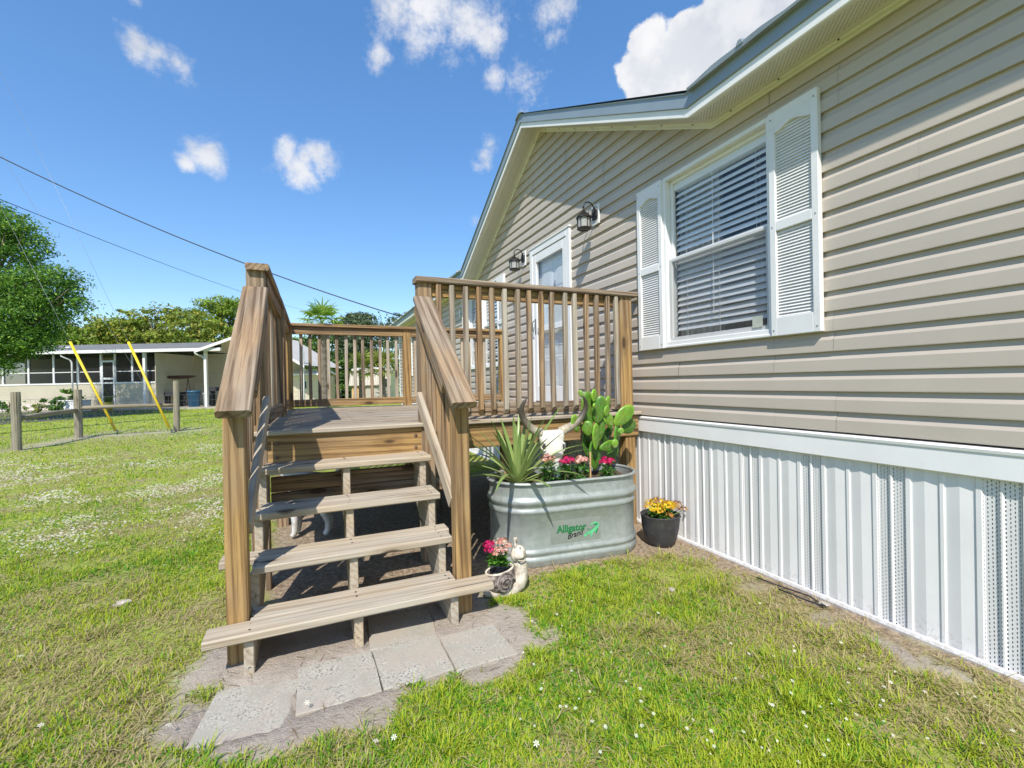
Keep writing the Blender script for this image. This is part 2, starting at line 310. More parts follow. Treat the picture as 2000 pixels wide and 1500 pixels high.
for nm, col, ro in (('blue_plastic', (.03, .16, .33), .4), ('teal_plastic', (.02, .26, .26), .5), ('kayak', (.10, .045, .03), .5), ('dark_thing', (.03, .03, .035), .7), ('white_box', (.78, .77, .74), .5), ('wood_chip', (.55, .36, .18), .8), ('shed_wood', (.62, .40, .19), .7), ('grey_plastic', (.35, .36, .37), .6)):
    M[nm] = plain(nm.replace('_', ' '), col, ro, .1, 3)
# ---------------------------------------------------------------- building helpers
WM = {}
def put(o, mat4=None, parent=None):
    mat4 = mat4 or Matrix(); C.objects.link(o); WM[o.name] = mat4.copy()
    if parent: o.parent = parent; o.matrix_parent_inverse = WM[parent.name].inverted()
    o.matrix_basis = mat4; return o
def tag(o, label=None, cat=None, group=None, kind=None):
    if label: o['label'] = label
    if cat: o['category'] = cat
    if group: o['group'] = group
    if kind: o['kind'] = kind
    return o
def thing(name, loc, label, cat, group=None, rz=0):
    o = bpy.data.objects.new(name, None); o.empty_display_size = .1; put(o, Matrix.Translation(loc) @ Matrix.Rotation(rz, 4, 'Z')); return tag(o, label, cat, group)
def mesh(name, V, F, mat, smooth=False):
    me = bpy.data.meshes.new(name); me.from_pydata([tuple(v) for v in V], [], F); me.update(); me.materials.append(mat)
    if smooth: me.polygons.foreach_set('use_smooth', [True]*len(me.polygons))
    return me
def add(name, V, F, mat, parent=None, smooth=False, M4=None, fix=False):
    me = mesh(name, V, F, mat, smooth)
    if fix: fixn(me)
    return put(bpy.data.objects.new(name, me), M4, parent)
def fixn(me):
    b = bmesh.new(); b.from_mesh(me); bmesh.ops.recalc_face_normals(b, faces=b.faces); b.to_mesh(me); b.free()
def inst(name, me, M4, parent=None): return put(bpy.data.objects.new(name, me), M4, parent)
class MB:
    def __init__(s): s.V = []; s.F = []
    def poly(s, pts):
        b = len(s.V); s.V += [Vector(p) for p in pts]; s.F.append(list(range(b, b+len(pts)))); return s
    def box(s, a, b):
        x0, y0, z0 = a; x1, y1, z1 = b; n = len(s.V)
        s.V += [Vector(p) for p in ((x0, y0, z0), (x1, y0, z0), (x1, y1, z0), (x0, y1, z0), (x0, y0, z1), (x1, y0, z1), (x1, y1, z1), (x0, y1, z1))]
        s.F += [[n+i for i in f] for f in ((3, 2, 1, 0), (4, 5, 6, 7), (0, 1, 5, 4), (1, 2, 6, 5), (2, 3, 7, 6), (3, 0, 4, 7))]; return s
    def loft(s, rings, close=True, cap=True):
        n = len(rings[0]); b = len(s.V)
        for r in rings: s.V += [Vector(p) for p in r]
        for i in range(len(rings)-1):
            for j in range(n if close else n-1):
                k = (j+1) % n; s.F.append([b+i*n+j, b+i*n+k, b+(i+1)*n+k, b+(i+1)*n+j])
        if cap and close: s.F.append([b+j for j in range(n)][::-1]); s.F.append([b+(len(rings)-1)*n+j for j in range(n)])
        return s
    def tube(s, pts, r, n=8, cap=True, flat=1.0):
        pts = [Vector(p) for p in pts]; rr = r if isinstance(r, (list, tuple)) else [r]*len(pts); rings = []; up = None
        for i, p in enumerate(pts):
            t = (pts[min(i+1, len(pts)-1)]-pts[max(i-1, 0)]).normalized()
            if up is None: up = Vector((0, 0, 1)) if abs(t.z) < .9 else Vector((1, 0, 0))
            a = t.cross(up).normalized(); b = a.cross(t).normalized(); up = b
            rings.append([p+a*math.cos(2*math.pi*k/n)*rr[i]+b*math.sin(2*math.pi*k/n)*rr[i]*flat for k in range(n)])
        return s.loft(rings, True, cap)
    def lathe(s, prof, c=(0, 0, 0), n=24, cap=True):
        c = Vector(c); return s.loft([[c+Vector((r*math.cos(2*math.pi*k/n), r*math.sin(2*math.pi*k/n), z)) for k in range(n)] for r, z in prof], True, cap)
    def obj(s, name, mat, parent=None, smooth=False, M4=None, fix=True): return add(name, s.V, s.F, mat, parent, smooth, M4, fix)
    def bev(s, name, mat, parent=None, w=.004, M4=None, seg=1):
        me = mesh(name, s.V, s.F, mat); b = bmesh.new(); b.from_mesh(me); bmesh.ops.recalc_face_normals(b, faces=b.faces)
        bmesh.ops.bevel(b, geom=b.edges, offset=w, segments=seg, affect='EDGES', clamp_overlap=True); b.to_mesh(me); b.free(); return inst(name, me, M4, parent)
def frame(p0, p1, wdir):
    x = (Vector(p1)-Vector(p0)).normalized(); y = Vector(wdir); y = (y-x*y.dot(x)).normalized(); z = x.cross(y)
    return Matrix(((x.x, y.x, z.x, p0[0]), (x.y, y.y, z.y, p0[1]), (x.z, y.z, z.z, p0[2]), (0, 0, 0, 1)))
def board_mesh(name, L, w, t, mat, bev=.004, jit=.0012, cut0=0, cut1=0, seg=None):
    """a timber of length L along local X, its section w by t centred on the axis, with eased edges and a little bow"""
    n = seg or max(2, int(L/.22)); e = min(bev, w*.3, t*.3); hw, ht = w/2, t/2
    sec = [(-hw+e, -ht), (hw-e, -ht), (hw, -ht+e), (hw, ht-e), (hw-e, ht), (-hw+e, ht), (-hw, ht-e), (-hw, -ht+e)]
    by, bz = random.uniform(-1, 1)*jit, random.uniform(-1, 1)*jit; rings = []
    for i in range(n+1):
        u = i/n; oy = by*math.sin(math.pi*u)*2+random.uniform(-.4, .4)*jit; oz = bz*math.sin(math.pi*u)*2+random.uniform(-.4, .4)*jit; ring = []
        for (y, z) in sec:
            x = u*L
            if i == 0: x += cut0*(z/t+.5)
            if i == n: x -= cut1*(z/t+.5)
            ring.append((x, y+oy+random.uniform(-.25, .25)*jit, z+oz+random.uniform(-.25, .25)*jit))
        rings.append(ring)
    m = MB().loft(rings); me = mesh(name, m.V, m.F, mat); fixn(me); return me
def board(name, p0, p1, w, t, wdir, mat, parent, **k):
    p0, p1 = Vector(p0), Vector(p1); return inst(name, board_mesh(name, (p1-p0).length, w, t, mat, **k), frame(p0, p1, wdir), parent)
def colattr(me, cols, name='col'):
    a = me.color_attributes.new(name, 'FLOAT_COLOR', 'POINT'); a.data.foreach_set('color', np.asarray(cols, dtype=np.float32).ravel())
def npmesh(name, V, quads, mat, cols=None, smooth=False, tris=None):
    """fast mesh from numpy: V (n,3), quads (m,4) and / or tris (k,3)"""
    me = bpy.data.meshes.new(name); q = np.zeros((0, 4), int) if quads is None else quads; t = np.zeros((0, 3), int) if tris is None else tris
    me.vertices.add(len(V)); me.vertices.foreach_set('co', np.asarray(V, np.float32).ravel())
    me.loops.add(q.size+t.size); me.loops.foreach_set('vertex_index', np.concatenate([q.ravel(), t.ravel()]).astype(np.int32))
    me.polygons.add(len(q)+len(t)); me.polygons.foreach_set('loop_start', np.concatenate([np.arange(len(q))*4, q.size+np.arange(len(t))*3]).astype(np.int32))
    me.update(calc_edges=True); me.validate(); me.materials.append(mat)
    if smooth: me.polygons.foreach_set('use_smooth', [True]*len(me.polygons))
    if cols is not None: colattr(me, cols)
    return me
def vnoise(x, y, seed=0, sc_=1.0, octv=4):
    """value noise fBm on numpy arrays, 0..1"""
    r = np.random.default_rng(seed+100); T = r.random((256, 256)); out = 0; amp = .5; tot = 0; x = x*sc_; y = y*sc_
    for o in range(octv):
        xi = np.floor(x).astype(int); yi = np.floor(y).astype(int); fx = x-xi; fy = y-yi; fx = fx*fx*(3-2*fx); fy = fy*fy*(3-2*fy)
        g = lambda a, b: T[a & 255, b & 255]
        out = out+amp*((g(xi, yi)*(1-fx)+g(xi+1, yi)*fx)*(1-fy)+(g(xi, yi+1)*(1-fx)+g(xi+1, yi+1)*fx)*fy); tot += amp; amp *= .5; x = x*2.03+7.1; y = y*2.03+3.7
    return out/tot
# ================================================================ GROUND
PAV = [(-.235, 1.842, .285, -9), (.062, 1.864, .285, 1), (.342, 1.862, .272, 1), (.617, 1.85, .262, 2), (.35, 2.145, .29, -4)]
SANDP = np.array([(-.50, 1.93), (-.47, 1.66), (-.30, 1.56), (-.044, 1.60), (.208, 1.55), (.323, 1.61), (.475, 1.62), (.72, 1.64), (.93, 1.78), (.98, 2.07), (.84, 2.26), (.72, 2.5), (-.32, 2.5), (-.40, 2.33), (-.52, 2.15)])
def sdpoly(x, y, P):
    d = np.full(x.shape, 1e9); ins = np.zeros(x.shape, bool); n = len(P)
    for i in range(n):
        a, b = P[i], P[(i+1) % n]; e = b-a; wx, wy = x-a[0], y-a[1]; t = np.clip((wx*e[0]+wy*e[1])/(e@e), 0, 1)
        d = np.minimum(d, np.hypot(wx-e[0]*t, wy-e[1]*t)); c = ((a[1] > y) != (b[1] > y)) & (x < (b[0]-a[0])*(y-a[1])/(b[1]-a[1]+1e-12)+a[0]); ins ^= c
    return np.where(ins, d, -d)
def smooth(v, a, b): t = np.clip((v-a)/(b-a), 0, 1); return t*t*(3-2*t)
def masks(x, y):
    n1 = vnoise(x, y, 1, 3.0); n2 = vnoise(x, y, 2, 11.0); n3 = vnoise(x, y, 3, .9)
    sand = smooth(sdpoly(x, y, SANDP)+(n1-.5)*.30+(n2-.5)*.22, .0, .10)
    edge = 2.14+.06*np.sin(y*2.3)+np.clip((y-1.6)*.06, 0, .06)
    strip = smooth(x-edge+(n1-.5)*.36+(n2-.5)*.2, -.07, .10)*(x < 2.6)*(y < 2.55)*(y > -3)
    under = smooth(np.minimum.reduce([x+.30, 2.6-x, y-2.25, 5.5-y])+(n1-.5)*.35, -.05, .14)
    mulch = np.maximum(strip, under)
    sandy_strip = strip*smooth(n2+n1*.5, .72, .95)*smooth(1.75-y, -.2, .3)
    bare = smooth(n1*.5+n3*.5, .60, .70)*smooth(n2, .42, .62)*.75*(y < 9)          # thin patches in the lawn
    fence = smooth(.42-np.minimum(sdseg(x, y, (-5.33, 11.95), (-5.3, 14.34)), sdseg(x, y, (-5.3, 14.34), (-1.5, 15.1)))+(n1-.5)*.4, 0, .25)
    return np.maximum(sand, np.maximum(sandy_strip, bare*.35)), mulch, bare, fence
def sdseg(x, y, a, b):
    ex, ey = b[0]-a[0], b[1]-a[1]; t = np.clip(((x-a[0])*ex+(y-a[1])*ey)/(ex*ex+ey*ey), 0, 1); return np.hypot(x-a[0]-ex*t, y-a[1]-ey*t)
def gheight(x, y):
    s, m, b, f = masks(x, y)
    near = ((x > -6) & (x < 2.7) & (y > 0) & (y < 8)).astype(float)
    h = (vnoise(x, y, 11, 1.6)-.5)*.022+(vnoise(x, y, 12, 7)-.5)*.014*(1-.3*s)+(vnoise(x, y, 13, 24, 2)-.5)*.010*np.maximum(s, m)
    pav = np.zeros_like(x)
    for cx, cy, sz, a in PAV:
        ca, sa = math.cos(math.radians(a)), math.sin(math.radians(a)); u = (x-cx)*ca+(y-cy)*sa; v = -(x-cx)*sa+(y-cy)*ca
        pav = np.maximum(pav, smooth(np.minimum(sz/2-np.abs(u), sz/2-np.abs(v))+(vnoise(x, y, 14, 30, 2)-.5)*.035, -.002, .022))
    return (h*(1-pav)-.034*pav-.002+.007*smooth(s, .5, 1)*(1-pav))*near
def ground():
    def axis(lo, hi, f0, f1, st):
        a = list(np.arange(f0, f1+1e-6, st)); s = st; p = f1
        while p < hi: s *= 1.28; p += s; a.append(min(p, hi))
        s = st; p = f0
        while p > lo: s *= 1.28; p -= s; a.insert(0, max(p, lo))
        return np.array(a)
    xs = axis(-400, 400, -3.2, 2.5, .032); ys = axis(-200, 600, .5, 6.2, .036)
    X, Y = np.meshgrid(xs, ys, indexing='ij'); x, y = X.ravel(), Y.ravel(); s, m, b, f = masks(x, y); z = gheight(x, y)
    nx, ny = len(xs), len(ys); i = np.arange(nx-1)[:, None]*ny+np.arange(ny-1)[None]; i = i.ravel(); q = np.stack([i, i+ny, i+ny+1, i+1], 1)
    far = smooth(np.hypot(x, y), 10, 22)
    me = npmesh('ground', np.stack([x, y, z], 1), q, M['ground'], smooth=True); colattr(me, np.stack([np.maximum(s, f*.8), m*(1-s), far, np.ones_like(s)], 1), 'mask')
    tag(put(bpy.data.objects.new('ground', me)), kind='structure')
ground()
def strip_mesh(name, base, az, L, wd, lean, curl, col0, col1, mat, label):
    """blades: base (n,3), azimuth, length, width, lean from vertical"""
    n = len(L); dx, dy = np.cos(az), np.sin(az); sx, sy = -dy, dx
    p = np.zeros((n, 5, 3)); mid = .55; l1 = lean; l2 = lean+curl
    mx = np.sin(l1)*L*mid; mz = np.cos(l1)*L*mid; tx = mx+np.sin(l2)*L*(1-mid); tz = mz+np.cos(l2)*L*(1-mid)
    for k, (s, h, zz, w) in enumerate(((-1, 0*L, 0*L, 1.), (1, 0*L, 0*L, 1.), (1, mx, mz, .8), (-1, mx, mz, .8), (0, tx, tz, 0))):
        p[:, k, 0] = base[:, 0]+dx*h+sx*s*w*wd*.5; p[:, k, 1] = base[:, 1]+dy*h+sy*s*w*wd*.5; p[:, k, 2] = base[:, 2]+zz
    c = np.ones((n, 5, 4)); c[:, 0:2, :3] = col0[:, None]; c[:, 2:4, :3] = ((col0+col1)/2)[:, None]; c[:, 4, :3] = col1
    o = np.arange(n)*5; q = np.stack([o, o+1, o+2, o+3], 1); t = np.stack([o+3, o+2, o+4], 1)
    me = npmesh(label, p.reshape(-1, 3), q, mat, c.reshape(-1, 4), tris=t); return me
BLOCK = [(-.35, -.26, 2.12, 2.23), (.61, .71, 2.12, 2.23), (-.28, -.22, 2.02, 2.9), (.13, .18, 2.02, 2.9), (.56, .61, 2.02, 2.9)]
def clear_of(x, y):
    ok = x < W-.045
    for cx, cy, s, a in PAV: ok &= ~((np.abs(x-cx) < s*.5) & (np.abs(y-cy) < s*.5))
    for a, b, c, d in BLOCK: ok &= ~((x > a) & (x < b) & (y > c) & (y < d))
    ok &= np.hypot(x-2.17, y-2.46) > .12                                            # the black pot
    ca, sa = math.cos(math.radians(6)), math.sin(math.radians(6)); u = (x-1.53)*ca-(y-2.685)*sa; v = (x-1.53)*sa+(y-2.685)*ca
    ok &= np.hypot(np.maximum(np.abs(u)-.27, 0), v) > .235                          # the tank
    ok &= ((x-.945)/.13)**2+((y-2.27)/.07)**2 > 1
    return ok
def lawn():
    Na, Nb, Nc, Nd = 600000, 270000, 130000, 40000; N = Na+Nb+Nc+Nd; r = np.concatenate([.95*(4.5/.95)**RNG.random(Na), 4.5*(48/4.5)**RNG.random(Nb), .9*(14/.9)**RNG.random(Nc), .25*(.95/.25)**RNG.random(Nd)])
    az = np.radians(np.concatenate([RNG.uniform(-38, 84, Na), RNG.uniform(-37, 32, Nb), RNG.uniform(-85, -38, Nc), RNG.uniform(-90, 100, Nd)])); x = np.sin(az)*r; y = np.cos(az)*r
    s, m, b, f = masks(x, y); n1 = vnoise(x, y, 21, 1.3); n2 = vnoise(x, y, 22, 5.5); n3 = vnoise(x, y, 23, .33, 3)
    dens = (1-s)**2*(1-.93*m)*(1-.5*b)*(1-.8*f)*(smooth(n2*.65+n1*.35, .26, .54)*.72+.26)+.02*(1-s)
    dens *= ~((x > -.3) & (y > 2.4) & (y < 5.4))
    ok = (RNG.random(N) < dens) & clear_of(x, y) & ~((x > W-.05) & (y < 14)); x, y, r, n1, n2, n3, s, m, b = [k[ok] for k in (x, y, r, n1, n2, n3, s, m, b)]; n = len(x)
    rnd = RNG.random(n); dryf = smooth(.55*vnoise(x, y, 24, 2.1)+.45*vnoise(x, y, 25, .8), .50, .67)*.62+.11+.3*b+.3*m
    dry = RNG.random(n) < dryf
    L = np.where(dry, RNG.uniform(.02, .055, n), RNG.uniform(.012, .038, n)*(.40+1.25*n2)); wd = np.maximum(RNG.uniform(.0026, .0048, n), .00105*r*RNG.uniform(.7, 1.3, n)); L = L*(1+.018*r)
    tuft = smooth(vnoise(x, y, 27, 16, 2), .60, .74); L = L*(1+.9*tuft); broad = (RNG.random(n) < .22*smooth(n1, .40, .6)) & (r < 6) & ~dry; wd = np.where(broad, RNG.uniform(.008, .014, n), wd); L = np.where(broad, RNG.uniform(.018, .034, n), L)
    lean = np.where(dry, RNG.uniform(.9, 1.5, n), np.where(broad, RNG.uniform(.8, 1.35, n), RNG.uniform(.3, 1.3, n))); curl = RNG.uniform(-.1, .75, n)
    g1 = np.array([.275, .40, .018]); g2 = np.array([.56, .61, .055]); g3 = np.array([.125, .30, .024]); t = np.clip(.55*vnoise(x, y, 26, 1.7)+.45*rnd+(n3-.5)*.3, 0, 1)[:, None]
    col = g1*(1-t)+g2*t; dk = (RNG.random(n) < .18+.3*smooth(n1, .55, .7))[:, None]; col = np.where(dk | broad[:, None], g3*(.8+.6*rnd[:, None]), col)
    dcol = np.array([.60, .50, .27])*(1-rnd[:, None]*.45)+np.array([.05, .06, .0])*rnd[:, None]; col = np.where(dry[:, None], dcol, col)
    base = np.stack([x, y, gheight(x, y)-.002], 1)
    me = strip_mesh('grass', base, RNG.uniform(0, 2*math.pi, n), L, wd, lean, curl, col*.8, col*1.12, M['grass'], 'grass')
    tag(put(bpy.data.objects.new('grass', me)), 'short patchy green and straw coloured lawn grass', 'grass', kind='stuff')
    # straw litter on the bare ground
    N = 26000; x = RNG.uniform(-1.2, 2.33, N); y = RNG.uniform(.4, 5.4, N); s, m, b, f = masks(x, y); ok = (RNG.random(N) < .04+.75*m*(1-s)+.10*s+.3*b) & clear_of(x, y); x, y = x[ok], y[ok]; n = len(x); t = RNG.random(n)[:, None]
    col = np.array([.40, .29, .15])*(1-t)+np.array([.22, .14, .075])*t
    me = strip_mesh('straw', np.stack([x, y, gheight(x, y)+.003], 1), RNG.uniform(0, 6.28, n), RNG.uniform(.015, .06, n), RNG.uniform(.0012, .003, n), RNG.uniform(1.35, 1.56, n), RNG.uniform(-.1, .1, n), col, col*1.1, M['grass'], 'straw')
    tag(put(bpy.data.objects.new('straw_litter', me)), 'dry brown straw and leaf litter on the bare soil', 'litter', kind='stuff')
lawn()
def star_flowers(name, P, R, petals, cols, ctr, label):
    V = []; Q = []; CO = []; k = 0
    for (p, r, c) in zip(P, R, cols):
        a0 = random.uniform(0, 6.28); tl = Vector((random.uniform(-.35, .35), random.uniform(-.6, .1), 1)).normalized(); u = tl.orthogonal().normalized(); w = tl.cross(u)
        for j in range(petals):
            a = a0+2*math.pi*j/petals; d = u*math.cos(a)+w*math.sin(a); e = u*-math.sin(a)+w*math.cos(a)
            V += [p, p+d*r*.6+e*r*.2+tl*r*.12, p+d*r, p+d*r*.6-e*r*.2+tl*r*.12]; CO += [ctr, c, c, c]; Q.append((k, k+1, k+2, k+3)); k += 4
    me = npmesh(name, np.array([tuple(v) for v in V]), np.array(Q), M['petal'], np.array([(*c, 1) for c in CO])); return tag(put(bpy.data.objects.new(name, me)), label, 'flowers', kind='stuff')
def wildflowers():
    P = []; R = []; g = random.Random(5)
    while len(P) < 95:
        px, py = g.uniform(1020, 1990), g.uniform(1150, 1500)
        if g.random() > .35+.65*(py > 1290): continue
        p = at(px, py, 'z', 0)
        if p.x > 2.05: continue
        q = p+Vector((g.uniform(-.02, .02), g.uniform(-.02, .02), g.uniform(.025, .05))); P.append(q); R.append(g.uniform(.0035, .0082))
    for px, py in ((600, 1395), (735, 1472), (770, 1465), (1048, 1478), (40, 1300), (80, 1440), (330, 1440)):
        p = at(px, py, 'z', 0); P.append(p+Vector((0, 0, .04))); R.append(.011)
    star_flowers('lawn_flowers', P, R, 6, [(.85, .85, .82)]*len(P), (.80, .80, .5), 'small white star shaped flowers dotting the near lawn')
    N = 60000; r = 3.0*(12/3.0)**RNG.random(N); az = np.radians(RNG.uniform(-34, 4, N)); x = np.sin(az)*r; y = np.cos(az)*r
    d = smooth(.6*vnoise(x, y, 31, .55)+.4*vnoise(x, y, 32, 2.4), .40, .60)*smooth(r, 3.4, 5.6)*smooth(11.6-r, 0, 1.0)*smooth(-.35-x, 0, .8)*.85
    ok = (RNG.random(N) < d); x, y, r = x[ok], y[ok], r[ok]
    P = [Vector((a, b, .05+.02*random.random())) for a, b in zip(x, y)]; R = [random.uniform(.006, .0105)*(.7+.06*q) for q in r]
    star_flowers('clover_flowers', P, R, 5, [(.80+.05*random.random(), .76, .70) for _ in P], (.7, .66, .56), 'drift of pale clover flowers in the lawn before the fence')
wildflowers()
def flat(name, pts, z, mat): o = add(name, [(p.x, p.y, z) for p in pts], [list(range(len(pts)))], mat); return tag(o, kind='structure')
flat('driveway', [at(-120, 838, 'z', 0), at(-120, 806, 'z', 0), at(170, 803, 'z', 0), at(345, 798.5, 'z', 0), at(345, 800.5, 'z', 0), at(200, 815, 'z', 0)], .006, M['asphalt'])
# concrete pavers by the steps
for i, (cx, cy, s, a) in enumerate(PAV):
    m = MB(); hs = s/2; k = 5; g = random.Random(i)
    j = lambda: g.uniform(-.003, .003)
    ring = [(-hs, -hs), (0, -hs), (hs, -hs), (hs, 0), (hs, hs), (0, hs), (-hs, hs), (-hs, 0)]; ring = [(x+j()*1.5, y+j()*1.5) for x, y in ring]
    m.loft([[(x, y, -.04) for x, y in ring], [(x, y, .004) for x, y in ring], [(x*.985, y*.985, .008) for x, y in ring]])
    o = m.obj('paver', M['concrete'], None, False, Matrix.Translation((cx, cy, (-.012, .002, .003, .001, -.004)[i])) @ Matrix.Rotation(math.radians(a), 4, 'Z') @ Matrix.Rotation(math.radians((1.5, .4, -.5, .6, 2)[i]), 4, 'Y'))
    tag(o, ('square concrete paver farthest left, half buried in sand', 'square concrete paver before the stair, second from the left', 'square concrete paver before the stair, third from the left', 'square concrete paver before the stair, farthest right', 'sand covered concrete paver tucked under the lowest step')[i], 'paver', 'concrete pavers at the foot of the steps')
# ================================================================ HOUSE
home = thing('house', (W, 5, 0), 'tan vinyl sided manufactured home with front gable and white skirting', 'house')
PIT = .0993; Z0 = 2.544-17*PIT; EAVE = 2.72; PKY, PKZ = 4.47, 3.90; GR = (PKZ-EAVE)/(PKY-2.13); GL = (PKZ-EAVE)/(6.64-PKY)
YN, YF = -3.2, 13.75
OPEN = [(1.735, 2.555, 1.385, 2.565), (3.93, 4.69, .90, 2.585), (5.80, 7.12, 1.385, 2.565), (12.07, 12.9, 1.385, 2.565)]
PROF = [(0, 0), (.0200, 0), (.0205, .004), (.0180, .058), (.0065, .078), (.0012, .106)]
XS = W+.006
def rake_lo(z): return 2.13+(z-EAVE)/GR if z > EAVE else YN
def rake_hi(z): return 6.64-(z-EAVE)/GL if z > EAVE else YF
def siding():
    k = 0; g = random.Random(11)
    while Z0+k*PIT < PKZ-.02:
        z0 = Z0+k*PIT; prof = [(o, z0+dz) for o, dz in PROF]; gable = z0+.03 > EAVE
        # panels are laid two courses at a time, their joints staggered
        g2 = random.Random(100+k//2); y = YN if not gable else rake_lo(z0); end = YF if not gable else rake_hi(z0); cuts = [y]
        p = YN+g2.uniform(.6, 3.0)
        if k in (11, 12): p = 1.06-3.66
        while True:
            p += 3.66
            if p > end-.4: break
            if p > y+.4: cuts.append(p)
        cuts.append(end)
        for c in range(len(cuts)-1):
            a, b = cuts[c], cuts[c+1]; lap = .0016*(c % 2)
            zs = sorted({a, b, *[v for O in OPEN for v in O[:2] if a < v < b]})
            for ya, yb in zip(zs[:-1], zs[1:]):
                mid = (ya+yb)/2; O = [o for o in OPEN if o[0] < mid < o[1]]
                runs = [prof]
                if O:
                    zb, zt = O[0][2:]; runs = []
                    def clip(pr, lo, hi):
                        out = []
                        for (o1, q1), (o2, q2) in zip(pr[:-1], pr[1:]):
                            if q2-q1 < 1e-6:
                                if lo <= q1 <= hi: out += [(o1, q1), (o2, q2)]
                                continue
                            t1 = max(0, (lo-q1)/(q2-q1)); t2 = min(1, (hi-q1)/(q2-q1))
                            if t1 < t2: out += [(o1+(o2-o1)*t1, q1+(q2-q1)*t1), (o1+(o2-o1)*t2, q1+(q2-q1)*t2)]
                        return out
                    for lo, hi in ((-9, zb), (zt, 9)):
                        r = clip(prof, lo, hi)
                        if len(r) > 1: runs.append(r)
                for r in runs:
                    fa = (lambda z: rake_lo(z)) if gable and ya == cuts[0] else (lambda z: ya); fb = (lambda z: rake_hi(z)) if gable and yb == cuts[-1] else (lambda z: yb)
                    ring = lambda f: [(XS-o-lap, f(z), z) for o, z in r]
                    n = max(1, int((yb-ya)/1.2)); rings = []
                    for i in range(n+1):
                        u = i/n; wob = .0009*math.sin(7*u*(b-a)+k*1.7)
                        rings.append([(XS-o-lap+wob, fa(z)*(1-u)+fb(z)*u, z) for o, z in r])
                    MB().loft(rings, False, False).obj('siding_course', M['siding'], home, fix=False)
        k += 1
siding()
def shell():
    m = MB(); x = XS+.012                                                   # sheathing behind the siding, with the real openings
    ys = sorted({YN, YF, *[v for o in OPEN for v in o[:2]]})
    for a, b in zip(ys[:-1], ys[1:]):
        O = [o for o in OPEN if o[0] <= a and b <= o[1]]
        spans = [(.8, EAVE)] if not O else [(.8, O[0][2]), (O[0][3], EAVE)]
        for lo, hi in spans: m.poly([(x, a, lo), (x, b, lo), (x, b, hi), (x, a, hi)])
    m.poly([(x, 2.13, EAVE), (x, 6.64, EAVE), (x, PKY, PKZ)]); m.obj('sheathing', M['void'], home, fix=False)
    m = MB(); m.box((W+3.6, YN, .8), (W+3.7, YF, 4.0)); m.box((x+.002, YN-.02, .8), (W+3.6, YN, 2.72)); m.box((x+.002, YF, .8), (W+3.6, YF+.02, 2.72)); m.box((x+.002, YN, .78), (W+3.6, YF, .8)); m.obj('outer_wall', M['siding'], home)
    m = MB()                                                                # corner posts
    m.box((W-.022, YF-.05, .78), (W+.05, YF+.03, 2.70)); m.obj('corner_post', M['white_trim'], home)
    # rooms seen through the windows
    for a, b, lo, hi in OPEN[:1]+OPEN[2:]:
        r = MB(); x0, x1 = x+.003, x+1.6; a2, b2, l2, h2 = a-.5, b+.5, lo-.5, hi+.1
        for p in ([(x1, a2, l2), (x1, b2, l2), (x1, b2, h2), (x1, a2, h2)], [(x0, a2, l2), (x1, a2, l2), (x1, a2, h2), (x0, a2, h2)], [(x0, b2, l2), (x1, b2, l2), (x1, b2, h2), (x0, b2, h2)], [(x0, a2, l2), (x1, a2, l2), (x1, b2, l2), (x0, b2, l2)], [(x0, a2, h2), (x1, a2, h2), (x1, b2, h2), (x0, b2, h2)]): r.poly(p)
        r.obj('room', M['room'], home, fix=False)
shell()
# ---- skirting
def skirting():
    PER = .358; y0 = 1.137-PER*13; zt, zb = .735, .012
    # section over one period, from the near edge of a vented strip: (y offset, outward offset)
    def ext(pts, mat, name):
        V = []; F = []
        for i, (yy, o) in enumerate(pts): V += [(-o, yy, zb), (-o, yy, zt)]
        F = [[2*i, 2*i+1, 2*i+3, 2*i+2] for i in range(len(pts)-1)]; me = mesh(name, V, F, mat); fixn(me); return me
    rib = lambda y, w=.022, h=.005: [(y, 0), (y+.003, h), (y+w-.003, h), (y+w, 0)]
    solid = ext(rib(0)+[(.024, -.001), (.068, .0045), (.112, -.001)]+rib(.116, .018)+[(.136, -.001), (.182, .0045), (.226, -.001)]+rib(.230), M['skirt_white'], 'skirting_panel')
    vent = ext([(0, 0), (.004, -.004), (.044, -.004), (.050, .006), (.056, .006), (.062, -.004), (.102, -.004), (.106, 0)], M['skirt_vent'], 'vented_skirting_panel')
    n = 0; y = y0
    while y < YF-.1:
        # pattern runs away from the camera: solid pair, then vented strip
        inst('skirting_panel', solid, Matrix.Translation((W+.004, y+.106, 0)) @ Matrix.Rotation(random.uniform(-.003, .003), 4, 'X'), home)
        inst('vented_skirting_panel', vent, Matrix.Translation((W+.004, y, 0)), home); y += PER
    m = MB(); m.box((W+.06, YN, -.02), (W+.08, YF, .84)); m.obj('crawlspace_backing', plain('grey block backing', (.52, .52, .51), .9, .1, 3), home)
    def prof(pts, name, mat):
        rings = [[(W-o, yy, z) for o, z in pts] for yy in np.linspace(YN, YF, 12)]; MB().loft(rings, True, True).obj(name, mat, home)
    prof([(-.01, .728), (.020, .728), (.024, .732), (.021, .822), (.026, .826), (.028, .838), (.020, .846), (-.01, .848)], 'skirting_cap', M['white_trim'])
    prof([(-.01, -.01), (.022, -.01), (.026, .006), (.022, .020), (.012, .022), (.012, .010), (-.01, .012)], 'skirting_track', M['skirt_white'])
skirting()
